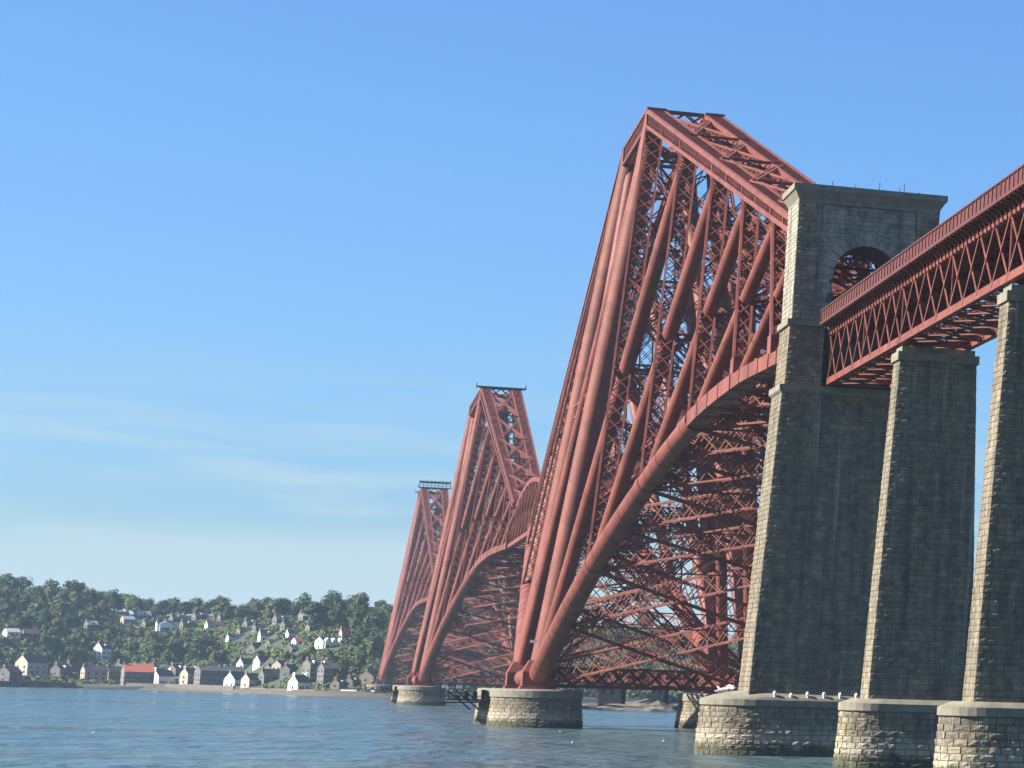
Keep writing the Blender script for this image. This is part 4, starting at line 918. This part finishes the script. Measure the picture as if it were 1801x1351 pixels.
while yy < 460:                                   # slopes seen through the bridge
    x = 40 + rt.uniform(0, 20)
    while x < 330:
        PL.append((x, shore(x) + yy + rt.uniform(-10, 10), rt.choice((0, 2, 4, 5)), rt.uniform(1.1, 1.4), None)); x += rt.uniform(30, 44)
    yy += 80
for px in range(385, 470, 9):                     # close the ridge line in the middle
    d = ray(px, 1080); q = CAM + d * ((1935 + rt.uniform(-20, 25) - CAM.y) / d.y); PL.append((q.x, q.y, rt.choice((0, 2, 4, 5, 1)), rt.uniform(.85, 1.15), True))
PL.sort(key=lambda t: t[1])
for x, y, k, sc, wood in PL:
    if wood is None: zone = 'on the slope seen through the steelwork'; g = 'trees seen through the bridge'
    elif x < -165 and wood: zone = 'in the wood on the left hilltop'; g = 'trees of the left hilltop wood'
    elif y - shore(x) > 300: zone = 'along the skyline ridge'; g = 'trees of the skyline ridge'
    elif x > -45: zone = 'on the bank left of the farthest steel tower'; g = 'trees by the farthest tower'
    elif y - shore(x) > 95: zone = 'among the houses of the hillside'; g = 'trees among the hillside houses'
    else: zone = 'in the gardens along the shore'; g = 'shore garden trees'
    tx, ty = proj((x, y, ground(x, y) + 6)); near = min(HNAME, key=lambda q: math.hypot(q[0] - tx, q[1] - ty)); dx, dy = tx - near[0], ty - near[1]
    if wood is not None and math.hypot(dx, dy) < 46:
        rel = ('just left of the ' if dx < 0 else 'just right of the ') if abs(dx) > abs(dy) else ('just above the ' if dy < 0 else 'just below the ')
        wd = near[2].split(); wd = wd[:16 - len((KW[k] + ' ' + rel).split())]
        while wd[-1] in ('the', 'a', 'in', 'on', 'of', 'with', 'and', 'under', 'by', 'its', 'beside', 'from', 'to', 'at', 'below', 'above', 'between', 'big', 'great', 'into', 'left', 'right', 'red', 'long', 'narrow', 'black', 'garden', 'farthest', 'hilltop', 'upper', 'pink', 'white'): wd.pop()
        tree(x, y, k, sc, KW[k] + ' ' + rel + ' '.join(wd), 'trees of the village hillside, ' + KW[k])
    else: tree(x, y, k, sc, KW[k] + ' ' + zone, g + ', ' + KW[k])
# big round tree above the black and white terrace
p = hit(572, 1118); tree(p.x, p.y, 2, 1.9, 'great round dark tree above the black and white terrace', None)
# shrubs as ground cover
def shrubs():
    rr = random.Random(9); mb = MB()
    for k in range(16000):
        x = rr.uniform(-290, 320); s = rr.uniform(16, 430); y = shore(x) + s
        if rr.random() < .3 and s < 110: continue
        a = proj((x, y, ground(x, y) + 1)); 
        if a[0] < -30 or a[0] > 1350: continue
        if any(x0 - 1 < a[0] < x1 + 1 and y0 < a[1] < y1 + 2 and y < hy + 4 for x0, x1, y0, y1, hy in HRECT): continue
        c = Vector((x, y, ground(x, y) + .3)); r = rr.uniform(.9, 2.4)
        for q in range(9):
            d = Vector((rr.gauss(0, 1), rr.gauss(0, 1), abs(rr.gauss(0, .8)))).normalized(); p = c + d * r; _, u, v = frame(d, Vector((.2, .1, 1))); s2 = rr.uniform(.5, 1.0)
            mb.add([p + u * s2, p + v * s2, p - u * s2, p - v * s2], [(0, 1, 2, 3)])
    tag(mb.build('undergrowth', LM[1]), 'rough shrubs and undergrowth covering the hillside', 'shrubs', kind='stuff')
shrubs()
# ------------------------------------------------------------------ island under the middle tower
def island():
    mb = MB(); n, m = 60, 26; vs = []
    for j in range(m):
        for i in range(n):
            u, v = i / (n - 1), j / (m - 1); x = 8 + 190 * u; y = 742 + 130 * v + 6 * math.sin(i * .7)
            e = min(1, 3.2 * min(u, 1 - u, v * 1.2, (1 - v) * 1.2)); z = -3 + e * (5.5 + 4.5 * mn.noise(Vector((x * .05, y * .05, 2))) + 2.2 * mn.noise(Vector((x * .2, y * .2, 5)))); vs.append(Vector((x, y, z)))
    mb.add(vs, [(j * n + i, j * n + i + 1, (j + 1) * n + i + 1, (j + 1) * n + i) for j in range(m - 1) for i in range(n - 1)])
    tag(mb.build('island', mat('tidal_rock', (.17, .14, .105), .95, .6, .3, c2=(.05, .05, .045), bump=.8, bscale=1.5)), 'low rocky island under the middle tower', 'island', kind='structure')
    for k, (x, w, h) in enumerate(((44, 9, 6.5), (60, 6, 8), (74, 11, 5))):
        root = empty('ruined_wall', (x, 770, 1.5)); z = Vector((0, 0, 0)); mb = MB(); mb.box(-w / 2, w / 2, -.6, .6, -3, h); mb.box(w / 2 - 1.4, w / 2, -.6, 5, -3, h * .8); mb.build('wall', HM['sand'], root)
        for q in range(3):
            s = MB(); s.box(-w / 2 + w * (q + .35) / 3, -w / 2 + w * (q + .65) / 3, -.66, -.58, h * .45, h * .75); s.build('window', HM['glass'], root)
        for q in range(5):
            s = MB(); s.box(-w / 2 + w * (q + .1) / 5, -w / 2 + w * (q + .7) / 5, -.55, .55, h, h + random.uniform(.3, 1.2)); s.build('battlement', HM['sand'], root)
        tag(root, ('left', 'middle', 'right')[k] + ' fragment of ruined stone fort on the rocky island', 'ruin', 'ruined fort walls')
island()
# ------------------------------------------------------------------ access stagings on the tower piers
def staging(x, y, lab):
    """timber brackets sprung from the pier, a short deck and two railed boxes; x,y at the pier face"""
    root = empty('access_staging', (x, y, 0)); tag(root, lab, 'staging', 'access stagings on the tower piers')
    for k in range(3):
        for yy in (-1.6, .2, 2.0):
            mb = MB(); mb.beam((.8 - 1.5 * k, yy, 1.6), (-3.4 - 1.5 * k, yy, 5.0), .2, .2); mb.build('brace', M['dark_steel'], root)
    mb = MB(); mb.box(-6.6, 1.0, -2.0, 2.4, 3.2, 3.5); mb.build('deck', M['dark_steel'], root)
    for yy in (-1.9, 2.3):
        mb = MB(); mb.beam((-7.6, yy, 2.7), (1.0, yy, 3.05), .28, .28); mb.build('bearer', M['dark_steel'], root)
    for k in range(4):
        mb = MB(); mb.box(-5.0 + 1.5 * k, -4.2 + 1.5 * k, -1.4 + .3 * k, .4, 3.52, 4.2 + .35 * k); mb.build('timber_stack', M['dark_steel'], root)
    for k in (0, 1):
        xx = -6.9 + 2.5 * k; mb = MB(); mb.box(xx - .5, xx + .5, -1.9, -1.4, 5.4, 6.0); mb.build('fender_box', M['white'], root)
        for q in range(3):
            s = MB(); s.beam((xx - .7, -1.7, 6.5 + .55 * q), (xx + .7, -1.7, 6.5 + .55 * q), .16, .16); s.build('rail', HM['pale'], root)
        for q in (-.7, .7):
            s = MB(); s.beam((xx + q, -1.7, 3.4), (xx + q, -1.7, 7.8), .12, .12, YUP); s.build('post', M['iron'], root)
staging(-24.6, 247.0, 'dark timber access staging with white boxes left of the nearest tower pier')
staging(-24.6, 848.0, 'dark timber access staging with white boxes at the middle tower pier')
# ------------------------------------------------------------------ bollards and seabirds on the gateway plinth
for k, lab in enumerate(('white headed bollard on the gateway plinth, first from the left', 'white headed bollard on the gateway plinth, second from the left', 'white headed bollard on the gateway plinth, third from the left', 'white headed bollard on the gateway plinth, fourth from the left', 'white headed bollard on the gateway plinth, fifth from the left', 'white headed bollard on the gateway plinth, beside the first approach pier')):
    x = -7.3 + 1.78 * k; small = k == 1
    root = empty('bollard', (x, -7.48, 5.42)); tag(root, lab, 'bollard', 'white bollards on the gateway plinth')
    h = .12 if small else .3
    mb = MB(); mb.tube([(0, 0, -.15), (0, 0, h)], [.1, .09], 10); mb.build('post', M['white'], root)
    mb = MB(); mb.tube([(0, 0, h - .05 + .085 * q) for q in range(7)], [.1, .15, .18, .2, .19, .14, .04], 12); mb.build('head', M['white'], root)
def gull(name, loc, rz, lab, group, sc=1.0, sit=False):
    root = empty(name, loc); root.rotation_euler = (0, 0, rz); root.scale = (sc,) * 3; tag(root, lab, 'seabird', group)
    mb = MB(); z = .12 if sit else .26
    mb.tube([(-.3, 0, z + .05), (-.18, 0, z + .08), (0, 0, z + .1), (.16, 0, z + .13), (.24, 0, z + .24), (.3, 0, z + .3), (.36, 0, z + .29)], [.015, .07, .115, .1, .06, .06, .02], 10); mb.build('body', M['white'], root)
    mb = MB(); mb.tube([(.35, 0, z + .285), (.43, 0, z + .27)], [.02, .006], 6); mb.build('beak', HM['sand'], root)
    for s in (-1, 1):
        mb = MB(); mb.tube([(.1, s * .085, z + .14), (-.1, s * .1, z + .12), (-.38, s * .03, z + .08)], [.05, .06, .01], 8); mb.build('wing', HM['pale'], root)
        if not sit:
            mb = MB(); mb.tube([(0, s * .04, 0), (0, s * .04, z + .04)], [.012, .014], 6); mb.build('leg', HM['sand'], root)
gx = [(-12.7, -2.9, .3), (-12.3, -2.2, 2.8), (-11.9, -3.2, 1.2), (-11.6, -2.3, .1), (-11.3, -3.0, 3.4), (-11.1, -1.9, 2.2), (-12.0, -1.6, .9), (-11.5, -3.7, 1.8)]
for x, y, a in gx: gull('seabird', (x, y, 5.42 + .68 * min(1, max(0, (13.9 - abs(x)) / 2.5)) - .08), a, 'white seabird roosting in the huddle at the left end of the gateway plinth', 'seabirds roosting on the gateway plinth', 1.6, True)
for px, py, lab in ((1432, 1329, 'white seabird floating between the gateway plinth and the first approach pier'), (986, 1288, 'white seabird floating right below the nearest round pier'), (1006, 1307, 'white seabird floating furthest below the nearest round pier'), (1166, 1304, 'white seabird floating left of the gateway plinth'), (163, 1290, 'lone white seabird floating on the open water at left')):
    d = ray(px, py); p = CAM + d * ((WATER - CAM.z) / d.z); gull('seabird', (p.x, p.y, WATER - .06), random.uniform(0, 6), lab, 'seabirds on the water', 1.0 if px > 1200 else .6, True)
print('trees', NT[0], 'objects', len(bpy.data.objects))
# ------------------------------------------------------------------ air: thin summer haze over the firth
mb = MB(); mb.box(-2500, 2500, -600, 5200, -5, 125); hz = bpy.data.materials.new('haze_air'); hz.use_nodes = True; hn = hz.node_tree.nodes; hl = hz.node_tree.links; hn.clear()
ho = hn.new('ShaderNodeOutputMaterial'); hv = hn.new('ShaderNodeVolumePrincipled'); hv.inputs['Color'].default_value = (.55, .75, 1, 1); hv.inputs['Density'].default_value = .000055; hv.inputs['Anisotropy'].default_value = .2
hl.new(hv.outputs[0], ho.inputs['Volume']); tag(mb.build('haze', hz), 'thin bluish haze in the air over the firth', 'haze', kind='stuff')
